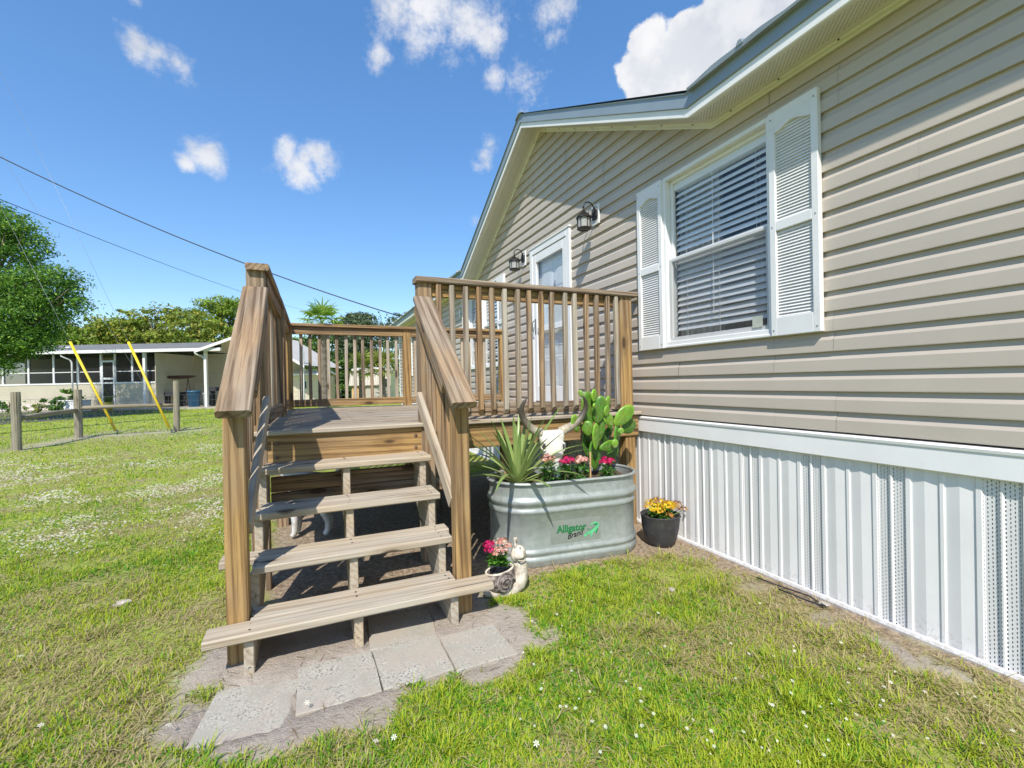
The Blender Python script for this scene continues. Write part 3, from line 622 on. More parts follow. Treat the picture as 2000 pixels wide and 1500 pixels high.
# ---- roof edge: soffit, frieze, fascia, metal drip edge, roof sheets
OV = .232; XO = W-OV
def roof():
    def run(name, pts, mat, a, b, up, n=1, mat_dir=None):
        """extrude a section (x, dz) along a line a->b in the wall's y,z plane"""
        rings = []
        for i in range(n+1):
            u = i/n; y = a[0]*(1-u)+b[0]*u; z = a[1]*(1-u)+b[1]*u; rings.append([(x, y, z+dz) for x, dz in pts])
        return MB().loft(rings, True, True).obj(name, mat, home)
    e0, e1 = (YN-.2, EAVE+.03), (2.13, EAVE+.03); pk = (PKY, PKZ+.035); l1 = (6.64, EAVE+.03); f1 = (YF+.25, EAVE+.03)
    d = .075                                              # how far the outer edges run past the inner ones at the corner
    rr = (PKZ-EAVE)/(PKY-2.13)
    S = [((YN-.2, 0), e1), (e1, pk), (pk, l1), (l1, f1)]
    # inner (wall) line and outer (fascia) line of each soffit run
    inn = [(YN-.2, EAVE+.03), (2.13, EAVE+.03), (PKY, PKZ+.03), (6.64, EAVE+.03), (YF+.25, EAVE+.03)]
    out = [(YN-.2, EAVE+.026), (2.10, EAVE+.026), (PKY, PKZ+.02), (6.67, EAVE+.026), (YF+.25, EAVE+.026)]
    for i in range(4):
        (ya, za), (yb, zb) = inn[i], inn[i+1]; (yc, zc), (yd, zd) = out[i], out[i+1]
        L = math.hypot(yb-ya, zb-za); ang = math.atan2(zb-za, yb-ya)
        # soffit strip in a local frame so the vent slots follow the slope
        M4 = Matrix.Translation((W, ya, za)) @ Matrix.Rotation(ang, 4, 'X'); iv = M4.inverted()
        P = lambda x, y, z: tuple(iv @ Vector((x, y, z)))
        lerp = lambda t: [P(W-OV*t, ya*(1-t)+yc*t, za*(1-t)+zc*t), P(W-OV*t, yb*(1-t)+yd*t, zb*(1-t)+zd*t)]
        for t0, t1, mt in ((0, .22, 'soffit'), (.22, .74, 'soffit_vent'), (.74, 1, 'soffit')):
            a, b = lerp(t0), lerp(t1); add('soffit_panel', [a[0], a[1], b[1], b[0]], [[0, 1, 2, 3]], M[mt], home, M4=M4)
        a, b = lerp(0), lerp(1); add('soffit_backing', [(p[0], p[1], p[2]+.03) for p in (a[0], a[1], b[1], b[0])], [[0, 1, 2, 3]], M['void'], home, M4=M4)
        ex = .02 if i in (1, 2) else 0
        run('frieze_trim', [(W+.02, -.032), (W-.016, -.032), (W-.019, -.026), (W-.016, -.008), (W-.022, -.002), (W-.022, .004), (W+.02, .004)], M['cream_trim'], inn[i], inn[i+1], 0)
        run('fascia', [(XO-.004, -.026), (XO-.012, -.022), (XO-.012, .030), (XO, .034), (XO+.02, .034), (XO+.02, -.012)], M['white_trim'], out[i], out[i+1], 0)
        run('drip_edge', [(XO-.018, .031), (XO-.024, .034), (XO-.022, .108), (XO-.030, .116), (XO-.028, .122), (XO-.002, .120), (XO-.002, .031)], M['blue_metal'], out[i], out[i+1], 0, 6)
    # roof sheets
    zt = .128; RX = W+3.2; g = []
    def sheet(name, pts): add(name, pts, [list(range(len(pts)))], M['roof_metal'], home)
    ez = EAVE+.026+zt-.004; sl = .27; kx = W+(PKZ-EAVE)/sl
    sheet('roof_sheet', [(XO-.05, YN-.3, ez-.012), (XO-.05, 2.06, ez-.012), (RX, 2.06, ez+sl*(RX-XO)), (RX, YN-.3, ez+sl*(RX-XO))])
    sheet('roof_sheet', [(XO-.05, 6.70, ez-.012), (XO-.05, YF+.3, ez-.012), (RX, YF+.3, ez+sl*(RX-XO)), (RX, 6.70, ez+sl*(RX-XO))])
    sheet('roof_sheet', [(RX, 2.06, ez+sl*(RX-XO)), (RX, 6.7, ez+sl*(RX-XO)), (W+.4, 6.7, ez+sl*.63), (W+.4, 2.06, ez+sl*.63)])
    pz = PKZ+.02+zt
    sheet('roof_sheet', [(XO-.035, 2.07, ez-.002), (XO-.035, PKY, pz), (RX+1, PKY, pz), (RX+1, 2.07, ez-.002)])
    sheet('roof_sheet', [(XO-.035, 6.70, ez-.002), (XO-.035, PKY, pz), (RX+1, PKY, pz), (RX+1, 6.70, ez-.002)])
    # thin turned-up lip along the eave sheets, slightly wavy, with rib ends
    for a, b in ((YN-.3, 2.06), (6.70, YF+.3)):
        rings = []; n = 90
        for i in range(n+1):
            y = a+(b-a)*i/n; wv = .007*math.sin(y*8.1)+.004*math.sin(y*21); rings.append([(XO-.055, y, ez-.018), (XO-.058, y, ez+.004+wv), (XO-.01, y, ez+.012+wv), (XO-.01, y, ez-.018)])
        MB().loft(rings, True, True).obj('roof_edge_lip', M['roof_metal'], home)
        y = a+.15
        while y < b:
            m = MB(); m.loft([[(XO-.062, y-.022, ez), (XO-.062, y-.008, ez+.026), (XO-.062, y+.008, ez+.026), (XO-.062, y+.022, ez)], [(XO+.9, y-.022, ez+.26), (XO+.9, y-.008, ez+.286), (XO+.9, y+.008, ez+.286), (XO+.9, y+.022, ez+.26)]]); m.obj('roof_rib', M['roof_metal'], home); y += .42
    # ridge and rake caps
    MB().loft([[(x, PKY-.09, pz-.035), (x, PKY, pz+.012), (x, PKY+.09, pz-.035), (x, PKY, pz-.01)] for x in (XO-.045, RX+1)]).obj('ridge_cap', M['roof_metal'], home)
    # screws along the frieze
    m = MB()
    for i in range(4):
        (ya, za), (yb, zb) = inn[i], inn[i+1]; L = math.hypot(yb-ya, zb-za); n = int(L/.30)
        for k in range(n):
            u = (k+.5)/n; y, z = ya*(1-u)+yb*u, za*(1-u)+zb*u; m.lathe([(.0045, 0), (.0045, .003), (.002, .005)], (0, 0, 0), 6); 
            for v in m.V[-18:]: v.x, v.y, v.z = W-.021-v.z, y+v.x, z-.006+v.y
    o = m.obj('frieze_screws', M['black_metal'], home); o['kind'] = 'stuff'
roof()
# ---- shutters
def louvre_mesh(w):
    m = MB(); h = .0155; m.loft([[(-.004, y, 0), (-.0135, y, .001), (-.0135, y, .003), (-.004, y, h)] for y in (0, w)]); me = mesh('louvre', m.V, m.F, M['white_vinyl']); fixn(me); return me
def shutter(y0, y1, single=True):
    zb, zt = 1.355, 2.573; st = .036; xf = W-.012; m = MB(); w = y1-y0
    def panel(a, b, t=.016): m.box((xf-t-.016, a[0], a[1]), (xf-.002, b[0], b[1]))
    panel((y0, zb), (y0+st, zt)); panel((y1-st, zb), (y1, zt)); panel((y0+st, zb), (y1-st, zb+.10)); panel((y0+st, 1.925), (y1-st, 1.978))
    n = 14; lo = []                                      # arched head
    for i in range(n+1):
        u = i/n; y = y0+st+(w-2*st)*u; lo.append((y, 2.468-.014*math.cos(2*math.pi*(u))))
    front = [(xf-.032, y, z) for y, z in lo]+[(xf-.032, y1-st, zt), (xf-.032, y0+st, zt)]; m.loft([front, [(xf-.002, y, z) for _, y, z in front]])
    o = m.bev('shutter', M['white_vinyl'], home, .0025)
    MB().box((xf-.008, y0+.01, zb+.01), (xf-.003, y1-.01, zt-.01)).obj('backing', M['white_vinyl'], o)
    me = louvre_mesh(w-2*st); zs = [zb+.102+.01665*k for k in range(49)]; zs = [z for z in zs if z < 1.912]+[1.980+.01665*k for k in range(32)]; zs = [z for z in zs if z < 2.49]
    if single:
        for z in zs: inst('louvre', me, Matrix.Translation((xf-.007, y0+st, z)), o)
    else:
        b = MB()
        for z in zs: b.loft([[(xf-.011, y, z), (xf-.0205, y, z+.001), (xf-.0205, y, z+.003), (xf-.011, y, z+.0155)] for y in (y0+st, y1-st)])
        k = b.obj('louvres', M['white_vinyl'], o); k['kind'] = 'stuff'
    if single:
        s = MB()
        for yy in (y0+st*.45, y1-st*.45):
            for z in (zb+.03, 1.95, zt-.04): s.lathe([(.004, 0), (.004, .0015), (.002, .003)], (0, 0, 0), 8); 
        for i, v in enumerate(s.V):
            q = i//24; yy = (y0+st*.45, y1-st*.45)[q//3]; z = (zb+.03, 1.95, zt-.04)[q % 3]; v.x, v.y, v.z = xf-.0325-v.z, yy+v.x, z+v.y
        s.obj('screws', M['grey_metal'], o)
shutter(1.455, 1.722); shutter(2.566, 2.834); shutter(5.53, 5.79, False); shutter(7.13, 7.39, False); shutter(11.79, 12.06, False)
# ---- double hung window
def window(y0, y1, zb, zt, full=True, cols=1):
    def bars(m, x0, x1, a, b, lo, hi, t):
        m.box((x0, a, lo), (x1, a+t, hi)); m.box((x0, b-t, lo), (x1, b, hi)); m.box((x0, a+t, lo), (x1, b-t, lo+t)); m.box((x0, a+t, hi-t), (x1, b-t, hi))
    m = MB(); bars(m, W-.026, W+.075, y0-.012, y1+.012, zb-.012, zt+.012, .026); o = m.bev('window', M['white_trim'], home, .002)
    zm = (zb+zt)/2+.004; w = (y1-y0)/cols
    for c in range(cols):
        a, b = y0+w*c+.014, y0+w*(c+1)-.014
        if c: MB().box((W-.024, a-.026, zb+.014), (W+.07, a+.001, zt-.014)).obj('mullion', M['white_trim'], o)
        m = MB(); bars(m, W+.020, W+.045, a+.002, b-.002, zm-.012, zt-.014, .024); m.bev('upper_sash', M['white_trim'], o, .002)
        m = MB(); bars(m, W-.004, W+.018, a+.002, b-.002, zb+.014, zm+.014, .026); m.bev('lower_sash', M['white_trim'], o, .002)
        for nm, x, lo, hi in (('upper_pane', W+.032, zm, zt-.03), ('lower_pane', W+.009, zb+.03, zm)): add(nm, [(x, a+.02, lo), (x, b-.02, lo), (x, b-.02, hi), (x, a+.02, hi)], [[3, 2, 1, 0]], M['glass'], o)
        if full: add('insect_screen', [(W-.008, a+.008, zb+.018), (W-.008, b-.008, zb+.018), (W-.008, b-.008, zm+.004), (W-.008, a+.008, zm+.004)], [[3, 2, 1, 0]], M['insect'], o)
    m = MB(); m.box((W-.034, y0-.03, zb-.030), (W-.001, y1+.03, zb-.0125)); m.bev('sill', M['white_trim'], o, .004)
    return o
wn = window(*OPEN[0]); window(*OPEN[2], full=False, cols=2); window(*OPEN[3], full=False)
MB().box((W-.0105, 1.80, 1.42), (W-.0085, 1.865, 1.485)).obj('warranty_sticker', plain('faded sticker', (.42, .44, .38), .6, .1, 40), wn)
def blind(y0, y1, zb, zt, label, pitch=.0435, single=True):
    x = W+.066; t = thing('window_blind', (x, (y0+y1)/2, zt), label, 'blind')
    MB().box((x-.03, y0, zt-.055), (x+.03, y1, zt)).bev('headrail', M['blind'], t, .003)
    m = MB(); n = 4; rings = []; a = math.radians(50)
    for yy in (y0+.006, y1-.006):
        r = []
        for i in range(n+1): u = i/n-.5; q = (u*.05, .0035*(1-4*u*u)); r.append((q[0], q[1]))
        r += [(p[0], p[1]-.0022) for p in r[::-1]]; ca, sa = math.cos(a), math.sin(a)
        rings.append([(p[0]*ca-p[1]*sa, yy, p[0]*sa+p[1]*ca) for p in r])
    m.loft(rings); me = mesh('slat', m.V, m.F, M['blind']); fixn(me); z = zt-.085; j = MB()
    while z > zb+.05:
        inst('slat', me, Matrix.Translation((x, 0, z)) @ Matrix.Rotation(random.uniform(-.002, .002), 4, 'X'), t); z -= pitch
    MB().box((x-.024, y0+.004, zb+.008), (x+.024, y1-.004, zb+.026)).bev('bottom_rail', M['blind'], t, .003)
    for u in (.14, .5, .86):
        yy = y0+(y1-y0)*u
        for dx in (-.018, .018): MB().tube([(x+dx, yy, zt-.05), (x+dx, yy, zb+.015)], .0011, 5).obj('cord', M['blind'], t)
    yy = y0+(y1-y0)*.54; MB().tube([(x-.033, yy, zt-.05), (x-.034, yy+.002, zb+.3), (x-.033, yy+.006, zb+.14)], .0022, 6).obj('wand', M['blind'], t)
blind(1.765, 2.525, 1.41, 2.535, 'white slatted blind inside the window beside the deck rail')
blind(5.83, 6.44, 1.41, 2.535, 'white slatted blind in the near half of the window beyond the door')
blind(6.48, 7.09, 1.41, 2.535, 'white slatted blind in the far half of the window beyond the door')
def curtain(y0, y1, zb, zt, label, waves, amp=.018, x=W+.125, pinch=0):
    V = []; F = []; n = 56; k = 14
    for j in range(k+1):
        v = j/k; z = zb+(zt-zb)*v; c = pinch*math.sin(math.pi*(1-v)**1.4)
        for i in range(n+1): u = i/n; yy = y0+(y1-y0)*(u*(1-c)+ (0 if pinch >= 0 else 0)); V.append((x+amp*math.sin(u*waves*6.283+.5*math.sin(3*v))*(1.1-.3*v), yy, z))
    for j in range(k):
        for i in range(n): a = j*(n+1)+i; F.append([a, a+1, a+n+2, a+n+1])
    tag(add('curtain', V, F, M['curtain'], None, True), label, 'curtain')
curtain(2.20, 2.56, 1.33, 2.56, 'gathered sheer white curtain at the far side of the near window', 7)
curtain(1.73, 1.83, 1.33, 2.56, 'narrow sheer white curtain at the near side of the near window', 3)
# ---- door
def door():
    y0, y1, zb, zt = 3.93, 4.69, .915, 2.585; m = MB(); cs = .068
    m.box((W-.034, y0-cs, zb-.02), (W+.01, y0, zt+cs)); m.box((W-.034, y1, zb-.02), (W+.01, y1+cs, zt+cs)); m.box((W-.034, y0, zt), (W+.01, y1, zt+cs)); m.box((W-.042, y0-cs-.012, zt+cs), (W+.005, y1+cs+.012, zt+cs+.018))
    cas = m.bev('door_casing', M['white_trim'], home, .004)
    m = MB(); a, b = y0+.006, y1-.006; X0, X1 = W-.028, W+.008
    zmid = 1.72
    m.box((X0, a, zb), (X1, a+.075, zt-.008)); m.box((X0, b-.075, zb), (X1, b, zt-.008)); m.box((X0, a+.075, zt-.10), (X1, b-.075, zt-.008)); m.box((X0, a+.075, zb), (X1, b-.075, zb+.17)); m.box((X0, a+.075, zmid-.03), (X1, b-.075, zmid+.03))
    sd = m.bev('storm_door', M['white_trim'], home, .003)
    for nm, lo, hi in (('upper_pane', zmid+.03, zt-.10), ('lower_pane', zb+.17, zmid-.03)): add(nm, [(W-.012, a+.07, lo), (W-.012, b-.07, lo), (W-.012, b-.07, hi), (W-.012, a+.07, hi)], [[3, 2, 1, 0]], M['door_glass'], sd)
    h = MB(); h.tube([(X0-.03, b-.045, 1.70), (X0-.045, b-.05, 1.73), (X0-.045, b-.05, 1.80), (X0-.02, b-.045, 1.83)], .007, 8); h.box((X0-.006, b-.055, 1.68), (X0, b-.035, 1.85)); h.obj('handle', M['grey_metal'], sd)
    # panelled entry door behind
    m = MB(); m.box((W+.045, y0, zb), (W+.085, y1, zt)); ed = m.obj('entry_door', M['white_trim'], home)
    wdt = (y1-y0)
    for (u0, u1) in ((.13, .46), (.54, .87)):
        for (p, q) in ((.08, .30), (.36, .66), (.72, .93)):
            f = MB(); A = Vector((0, y0+wdt*u0, zb+(zt-zb)*p)); B = Vector((0, y0+wdt*u1, zb+(zt-zb)*q)); r = lambda e, x: [(x, A.y+e, A.z+e), (x, B.y-e, A.z+e), (x, B.y-e, B.z-e), (x, A.y+e, B.z-e)]
            f.loft([r(0, W+.0445), r(.012, W+.038), r(.028, W+.040), r(.05, W+.034)]); f.obj('door_panel', M['white_trim'], ed)
    k = MB(); k.tube([(W+.04, (y0+y1)/2-.03, 2.22), (W+.03, (y0+y1)/2-.03, 2.17), (W+.032, (y0+y1)/2-.03, 2.10), (W+.04, (y0+y1)/2-.03, 2.06)], [.010, .016, .011, .014], 8); k.obj('knocker', M['grey_metal'], ed)
    MB().box((W-.06, y0-.03, zb-.035), (W+.05, y1+.03, zb-.022)).bev('threshold', M['grey_metal'], home, .003)
    jm = MB(); jm.box((W+.011, y0-.001, zb), (W+.044, y0+.008, zt)); jm.box((W+.011, y1-.008, zb), (W+.044, y1+.001, zt)); jm.box((W+.011, y0, zt-.006), (W+.044, y1, zt+.004)); jm.obj('door_jamb', M['white_trim'], home)
door()
MB().box((W-.03, 7.55, 2.28), (W-.012, 7.60, 2.42)).bev('wall_bracket', M['cream_trim'], home, .004)
# ---- wall lanterns
def lantern(y, z, label):
    t = thing('wall_lantern', (W-.02, y, z), label, 'lantern', 'wall lanterns beside the door'); wx = W-.02
    MB().box((wx-.006, y-.06, z-.105), (wx+.012, y+.06, z+.085)).bev('mounting_block', M['white_trim'], t, .004)
    m = MB(); pts = [(wx-.006, y-.036, z-.06), (wx-.006, y+.036, z-.06), (wx-.006, y+.044, z-.03), (wx-.006, y+.044, z+.03), (wx-.006, y+.03, z+.06), (wx-.006, y, z+.07), (wx-.006, y-.03, z+.06), (wx-.006, y-.044, z+.03), (wx-.006, y-.044, z-.03)]
    m.loft([pts, [(x-.016, y+(b-y)*.85, z+(c-z)*.85) for x, b, c in pts]]); m.obj('back_plate', M['black_metal'], t)
    cx = wx-.135; arm = [(wx-.015, y, z-.03)]
    for i in range(15): a = math.radians(-40+i*16); arm.append((cx+.055+.058*math.cos(a), y, z+.045+.058*math.sin(a)))
    arm.append((cx, y, z+.045)); arm.append((cx, y, z+.02)); MB().tube(arm, .0065, 8).obj('arm', M['black_metal'], t, True)
    MB().tube([(wx-.02, y, z-.02), (wx-.05, y, z-.035), (wx-.085, y, z-.01), (wx-.078, y, z+.012)], .005, 8).obj('scroll', M['black_metal'], t, True)
    zt = z-.005; MB().lathe([(.008, zt+.035), (.012, zt+.022), (.009, zt+.012), (.022, zt+.006), (.050, zt-.018), (.074, zt-.046), (.076, zt-.054), (.060, zt-.056), (.0, zt-.050)], (cx, y, 0), 12).obj('cap', M['black_metal'], t)
    MB().lathe([(.056, zt-.150), (.058, zt-.057)], (cx, y, 0), 12, False).obj('glass_shade', M['frost'], t, True)
    for k in range(6):
        a = math.pi/6+k*math.pi/3; MB().tube([(cx+.060*math.cos(a), y+.060*math.sin(a), zt-.152), (cx+.062*math.cos(a), y+.062*math.sin(a), zt-.052)], .0042, 6).obj('rib', M['black_metal'], t)
    MB().lathe([(.0, zt-.160), (.05, zt-.166), (.066, zt-.160), (.068, zt-.150), (.062, zt-.144), (.0, zt-.148)], (cx, y, 0), 12).obj('base_ring', M['black_metal'], t)
    MB().lathe([(.008, zt-.148), (.018, zt-.12), (.016, zt-.095), (.004, zt-.08)], (cx, y, 0), 10).obj('bulb', M['white_trim'], t, True)
    piv = Vector((wx, y, z)); sh = Matrix.Translation(piv) @ Matrix.Diagonal((.93, .93, .93, 1)) @ Matrix.Translation(-piv)
    for o in t.children: o.data.transform(sh)
lantern(3.42, 2.625, 'dark metal wall lantern between the door and the shuttered window'); lantern(4.94, 2.625, 'dark metal wall lantern on the far side of the door')
# ================================================================ DECK AND STEPS
deck = thing('wooden_deck', (1.0, 4.15, 0), 'weathered timber deck with railings and open wooden steps', 'deck')
ZD = .887; FY = 2.84; BY = 5.50; XL = -.335; XR = 2.335
g = random.Random(4)
def dboards():
    y = FY; i = 0
    while y < BY-.05:
        w = .1305; board('deck_board', (XL+g.uniform(-.006, .004), y+w/2, ZD-.0135), (XR-g.uniform(0, .006), y+w/2, ZD-.0135), w, .027, (0, 1, 0), M['wood_deck'] if i else M['wood_tan'], deck, bev=.006, jit=.0016); y += w+.006; i += 1
dboards()
def post(x0, x1, y0, y1, z0, z1, mat, name='post', **k): return board(name, ((x0+x1)/2, (y0+y1)/2, z0), ((x0+x1)/2, (y0+y1)/2, z1), x1-x0, y1-y0, (1, 0, 0), M[mat], deck, bev=.006, **k)
CT = 1.814; CB = 1.777
PA = post(-.335, -.243, 2.868, 2.960, -.05, CB, 'wood_grey'); PB = post(.612, .702, 2.868, 2.958, -.05, CB, 'wood_grey')
post(2.170, 2.280, 2.866, 2.966, ZD, CB, 'wood_honey'); post(2.215, 2.310, 2.886, 2.976, -.05, .695, 'wood_honey', 'support_post')
post(-.298, -.210, 5.385, 5.475, -.05, CB, 'wood_honey'); post(.965, 1.055, 5.385, 5.475, -.05, CB, 'wood_honey'); post(2.195, 2.285, 5.385, 5.475, -.05, CB, 'wood_honey'); post(-.300, -.212, 4.12, 4.21, -.05, CB, 'wood_grey')
for x, y in ((1.0, 4.1), (2.2, 4.1), (1.25, 2.97)): post(x-.045, x+.045, y-.045, y+.045, -.05, .70, 'wood_grey', 'support_post')
def cap(p0, p1, w, wd, mat='wood_grey', name='rail_cap', t=.037): return board(name, p0, p1, w, t, wd, M[mat], deck, bev=.007, jit=.002)
cap((-.2755, FY, CT-.0185), (-.2755, 5.354, CT-.0185), .117, (1, 0, 0)); cap((.598, FY+.062, CT-.0185), (2.325, FY+.062, CT-.0185), .124, (0, 1, 0)); cap((-.335, 5.42, CT-.0185), (2.292, 5.42, CT-.0185), .128, (0, 1, 0), 'wood_honey')
def rail(p0, p1, mat='wood_grey', w=.08, t=.034, wd=(0, 0, 1)): return board('rail', p0, p1, w, t, wd, M[mat], deck, bev=.004)
# front railing between the stair opening and the wall
rail((.704, 2.905, 1.735), (2.168, 2.905, 1.735), 'wood_honey'); rail((.704, 2.905, .948), (2.168, 2.905, .948))
# left railing and back railing
rail((-.253, 2.964, 1.735), (-.253, 4.118, 1.735)); rail((-.253, 4.212, 1.735), (-.253, 5.383, 1.735)); rail((-.253, 2.964, .958), (-.253, 4.118, .958)); rail((-.253, 4.212, .958), (-.253, 5.383, .958))
for a, b in ((-.208, .963), (1.057, 2.193)): rail((a, 5.405, 1.735), (b, 5.405, 1.735), 'wood_honey'); rail((a, 5.405, .950), (b, 5.405, .950), 'wood_honey' if a < 0 else 'wood_honey')
BAL = [board_mesh('baluster', .852, .033, .034, M[mt], jit=.0022, cut0=.03) for mt in ('wood_grey', 'wood_grey', 'wood_deck', 'wood_tan', 'wood_grey')]
BALB = [board_mesh('baluster', .852, .033, .034, M[mt], jit=.0022, cut0=.03) for mt in ('wood_tan', 'wood_grey', 'wood_grey', 'wood_tan')]
def bal(x, y, z0, set_, face):
    # local X up, the bevelled side turned towards `face`
    f = Vector(face); up = Vector((0, 0, 1)); zax = f; yax = zax.cross(up); q = Matrix(((up.x, yax.x, zax.x, x), (up.y, yax.y, zax.y, y), (up.z, yax.z, zax.z, z0), (0, 0, 0, 1)))
    inst('baluster', g.choice(set_), q @ Matrix.Rotation(g.uniform(-.006, .006), 4, 'Z'), deck)
for k in range(16):
    x = .742+.0929*k; bal(x+g.uniform(-.004, .004), 2.868, .922+g.uniform(-.006, .006), BAL, (0, -1, 0))
for k in range(25):
    y = 3.01+.0945*k
    if abs(y-4.165) < .06: continue
    bal(-.292, y, .93+g.uniform(-.006, .006), BALB, (-1, 0, 0))
for k in range(12): bal(-.128+.0926*k, 5.442, .925, BALB, (0, 1, 0))
for k in range(11): bal(1.11+.0975*k, 5.442, .925, BALB, (0, 1, 0))
# rim joists, joists, boards under the steps
for a, b in (((XL+.012, 2.888, .778), (XR-.01, 2.888, .778)), ((XL+.012, BY-.05, .778), (XR-.01, BY-.05, .778))): board('rim_joist', a, b, .162, .034, (0, 0, 1), M['wood_honey'], deck, bev=.004)
for x in (XL+.03, .25, .55, .85, 1.15, 1.45, 1.75, 2.05, 2.30): board('joist', (x, 2.907, .778), (x, BY-.07, .778), .158, .034, (0, 0, 1), M['wood_grey'], deck)
for z in (.565, .472): board('backing_board', (-.24, 2.965, z), (.95, 2.965, z), .088, .03, (0, 0, 1), M['wood_grey'], deck)
# steps
TR = [(2.655, .708, -.288, .655), (2.447, .531, -.285, .652), (2.238, .354, -.285, .625), (2.022, .177, -.407, .765)]
for i, (yf, zt, x0, x1) in enumerate(TR):
    t = .034; w = .118
    if i == 3:
        board('tread', (x0, yf+w/2, zt-t/2), (x1, yf+w/2, zt-t/2), w, t, (0, 1, 0), M['wood_tan'], deck, bev=.006); board('tread', (-.26, yf+w*1.5+.004, zt-t/2), (.612, yf+w*1.5+.004, zt-t/2), w*.98, t, (0, 1, 0), M['wood_tan'], deck, bev=.006)
    elif i == 2:
        board('tread', (-.262, yf+w/2, zt-t/2), (x1, yf+w/2, zt-t/2), w, t, (0, 1, 0), M['wood_tan'], deck, bev=.006); board('tread', (-.405, yf+w*1.5+.004, zt-t/2), (x1+.02, yf+w*1.5+.004, zt-t/2), w*.9, t, (0, 1, 0), M['wood_tan'], deck, bev=.006)
    else:
        board('tread', (x0, yf+w*.5, zt-t/2), (x1-.03, yf+w*.5, zt-t/2), w, t, (0, 1, 0), M['wood_tan'], deck, bev=.006); board('tread', (x0+.03, yf+w*1.45+.004, zt-t/2), (x1-.03, yf+w*1.45+.004, zt-t/2), w*.88, t, (0, 1, 0), M['wood_tan'], deck, bev=.006)
def stringer(x0, x1):
    P = [(2.05, -.03), (2.05, .141), (2.262, .141), (2.262, .318), (2.470, .318), (2.470, .495), (2.680, .495), (2.680, .672), (2.868, .672), (2.868, .45), (2.27, -.03)]
    # local X runs up the slope so the grain follows the board
    a = Matrix.Rotation(math.radians(40), 4, 'X'); M4 = Matrix.Translation((x0, 2.05, 0)) @ Matrix(((0, 0, 1, 0), (1, 0, 0, 0), (0, 1, 0, 0), (0, 0, 0, 1))); iv = M4.inverted()
    m = MB(); m.loft([[iv @ Vector((x, y, z)) for y, z in P] for x in (x0, x1)]); m.bev('stringer', M['wood_tan'], deck, .003, M4)
stringer(-.274, -.238); stringer(.137, .174); stringer(.563, .599)
NL = post(-.344, -.264, 2.142, 2.224, -.05, 1.012, 'wood_honey', 'newel_post'); NR = post(.620, .698, 2.142, 2.224, -.05, 1.012, 'wood_honey', 'newel_post')
def stair_rail(xc, xin, side):
    # sloping cap, top rail, bottom rail, balusters
    a, b = Vector((xc, 2.035, 1.028)), Vector((xc, 2.866, 1.672)); d = (b-a).normalized(); nrm = Vector((0, -d.z, d.y))
    cap(a, b, .122, (1, 0, 0), 'wood_grey', 'handrail_cap')
    sl = d.z/d.y; zc = lambda y: 1.028+(y-2.035)*sl
    # the rails end on the newel and the deck post
    board('handrail', (xin, 2.226, zc(2.226)-.064), (xin, 2.866, zc(2.866)-.064), .07, .03, (0, 0, 1), M['wood_grey'], deck)
    board('lower_rail', (xin+.03*side, 2.226, .53), (xin, 2.85, 1.052), .078, .032, (0, 0, 1), M['wood_tan'], deck, bev=.004)
    for k in range(6):
        y = 2.285+k*.0975; z1 = zc(y)-.026; z0 = .44+(y-2.19)*.838; x = xc+side*.02
        board('baluster', (x, y, z0), (x, y, z1), .034, .033, (1, 0, 0), M['wood_grey'], deck, jit=.002)
stair_rail(-.288, -.243, -1); stair_rail(.642, .602, 1)
# fixings: screw heads on treads and caps
def screws():
    m = MB()
    for (yf, zt, x0, x1) in TR:
        for x in (-.256, .155, .581):
            for y in (yf+.03, yf+.088, yf+.145, yf+.19): m.lathe([(.0055, zt-.0003), (.0055, zt+.0008), (.001, zt+.0008)], (x+g.uniform(-.006, .006), y+g.uniform(-.006, .006), 0), 7)
    for i in range(19):
        for x in (-.3, .25, .85, 1.45, 2.05): m.lathe([(.004, ZD-.0002), (.004, ZD+.0008), (.001, ZD+.0008)], (x, FY+.04+.1365*i, 0), 6)
    o = m.obj('screw_heads', M['black_metal'], deck); o['kind'] = 'stuff'
    m = MB()
    for x, z in ((-.2, .735), (-.2, .81), (.58, .735), (.58, .81)): m.lathe([(.011, 0), (.010, .005), (.004, .007)], (0, 0, 0), 8); 
    for i, v in enumerate(m.V):
        x, z = ((-.2, .735), (-.2, .81), (.58, .735), (.58, .81))[i//24]; v.x, v.y, v.z = x+v.x, 2.870-v.z, z+v.y
    m.obj('carriage_bolts', plain('rusty steel', (.16, .10, .07), .7, .3, 60, metal=.3), deck)
screws()
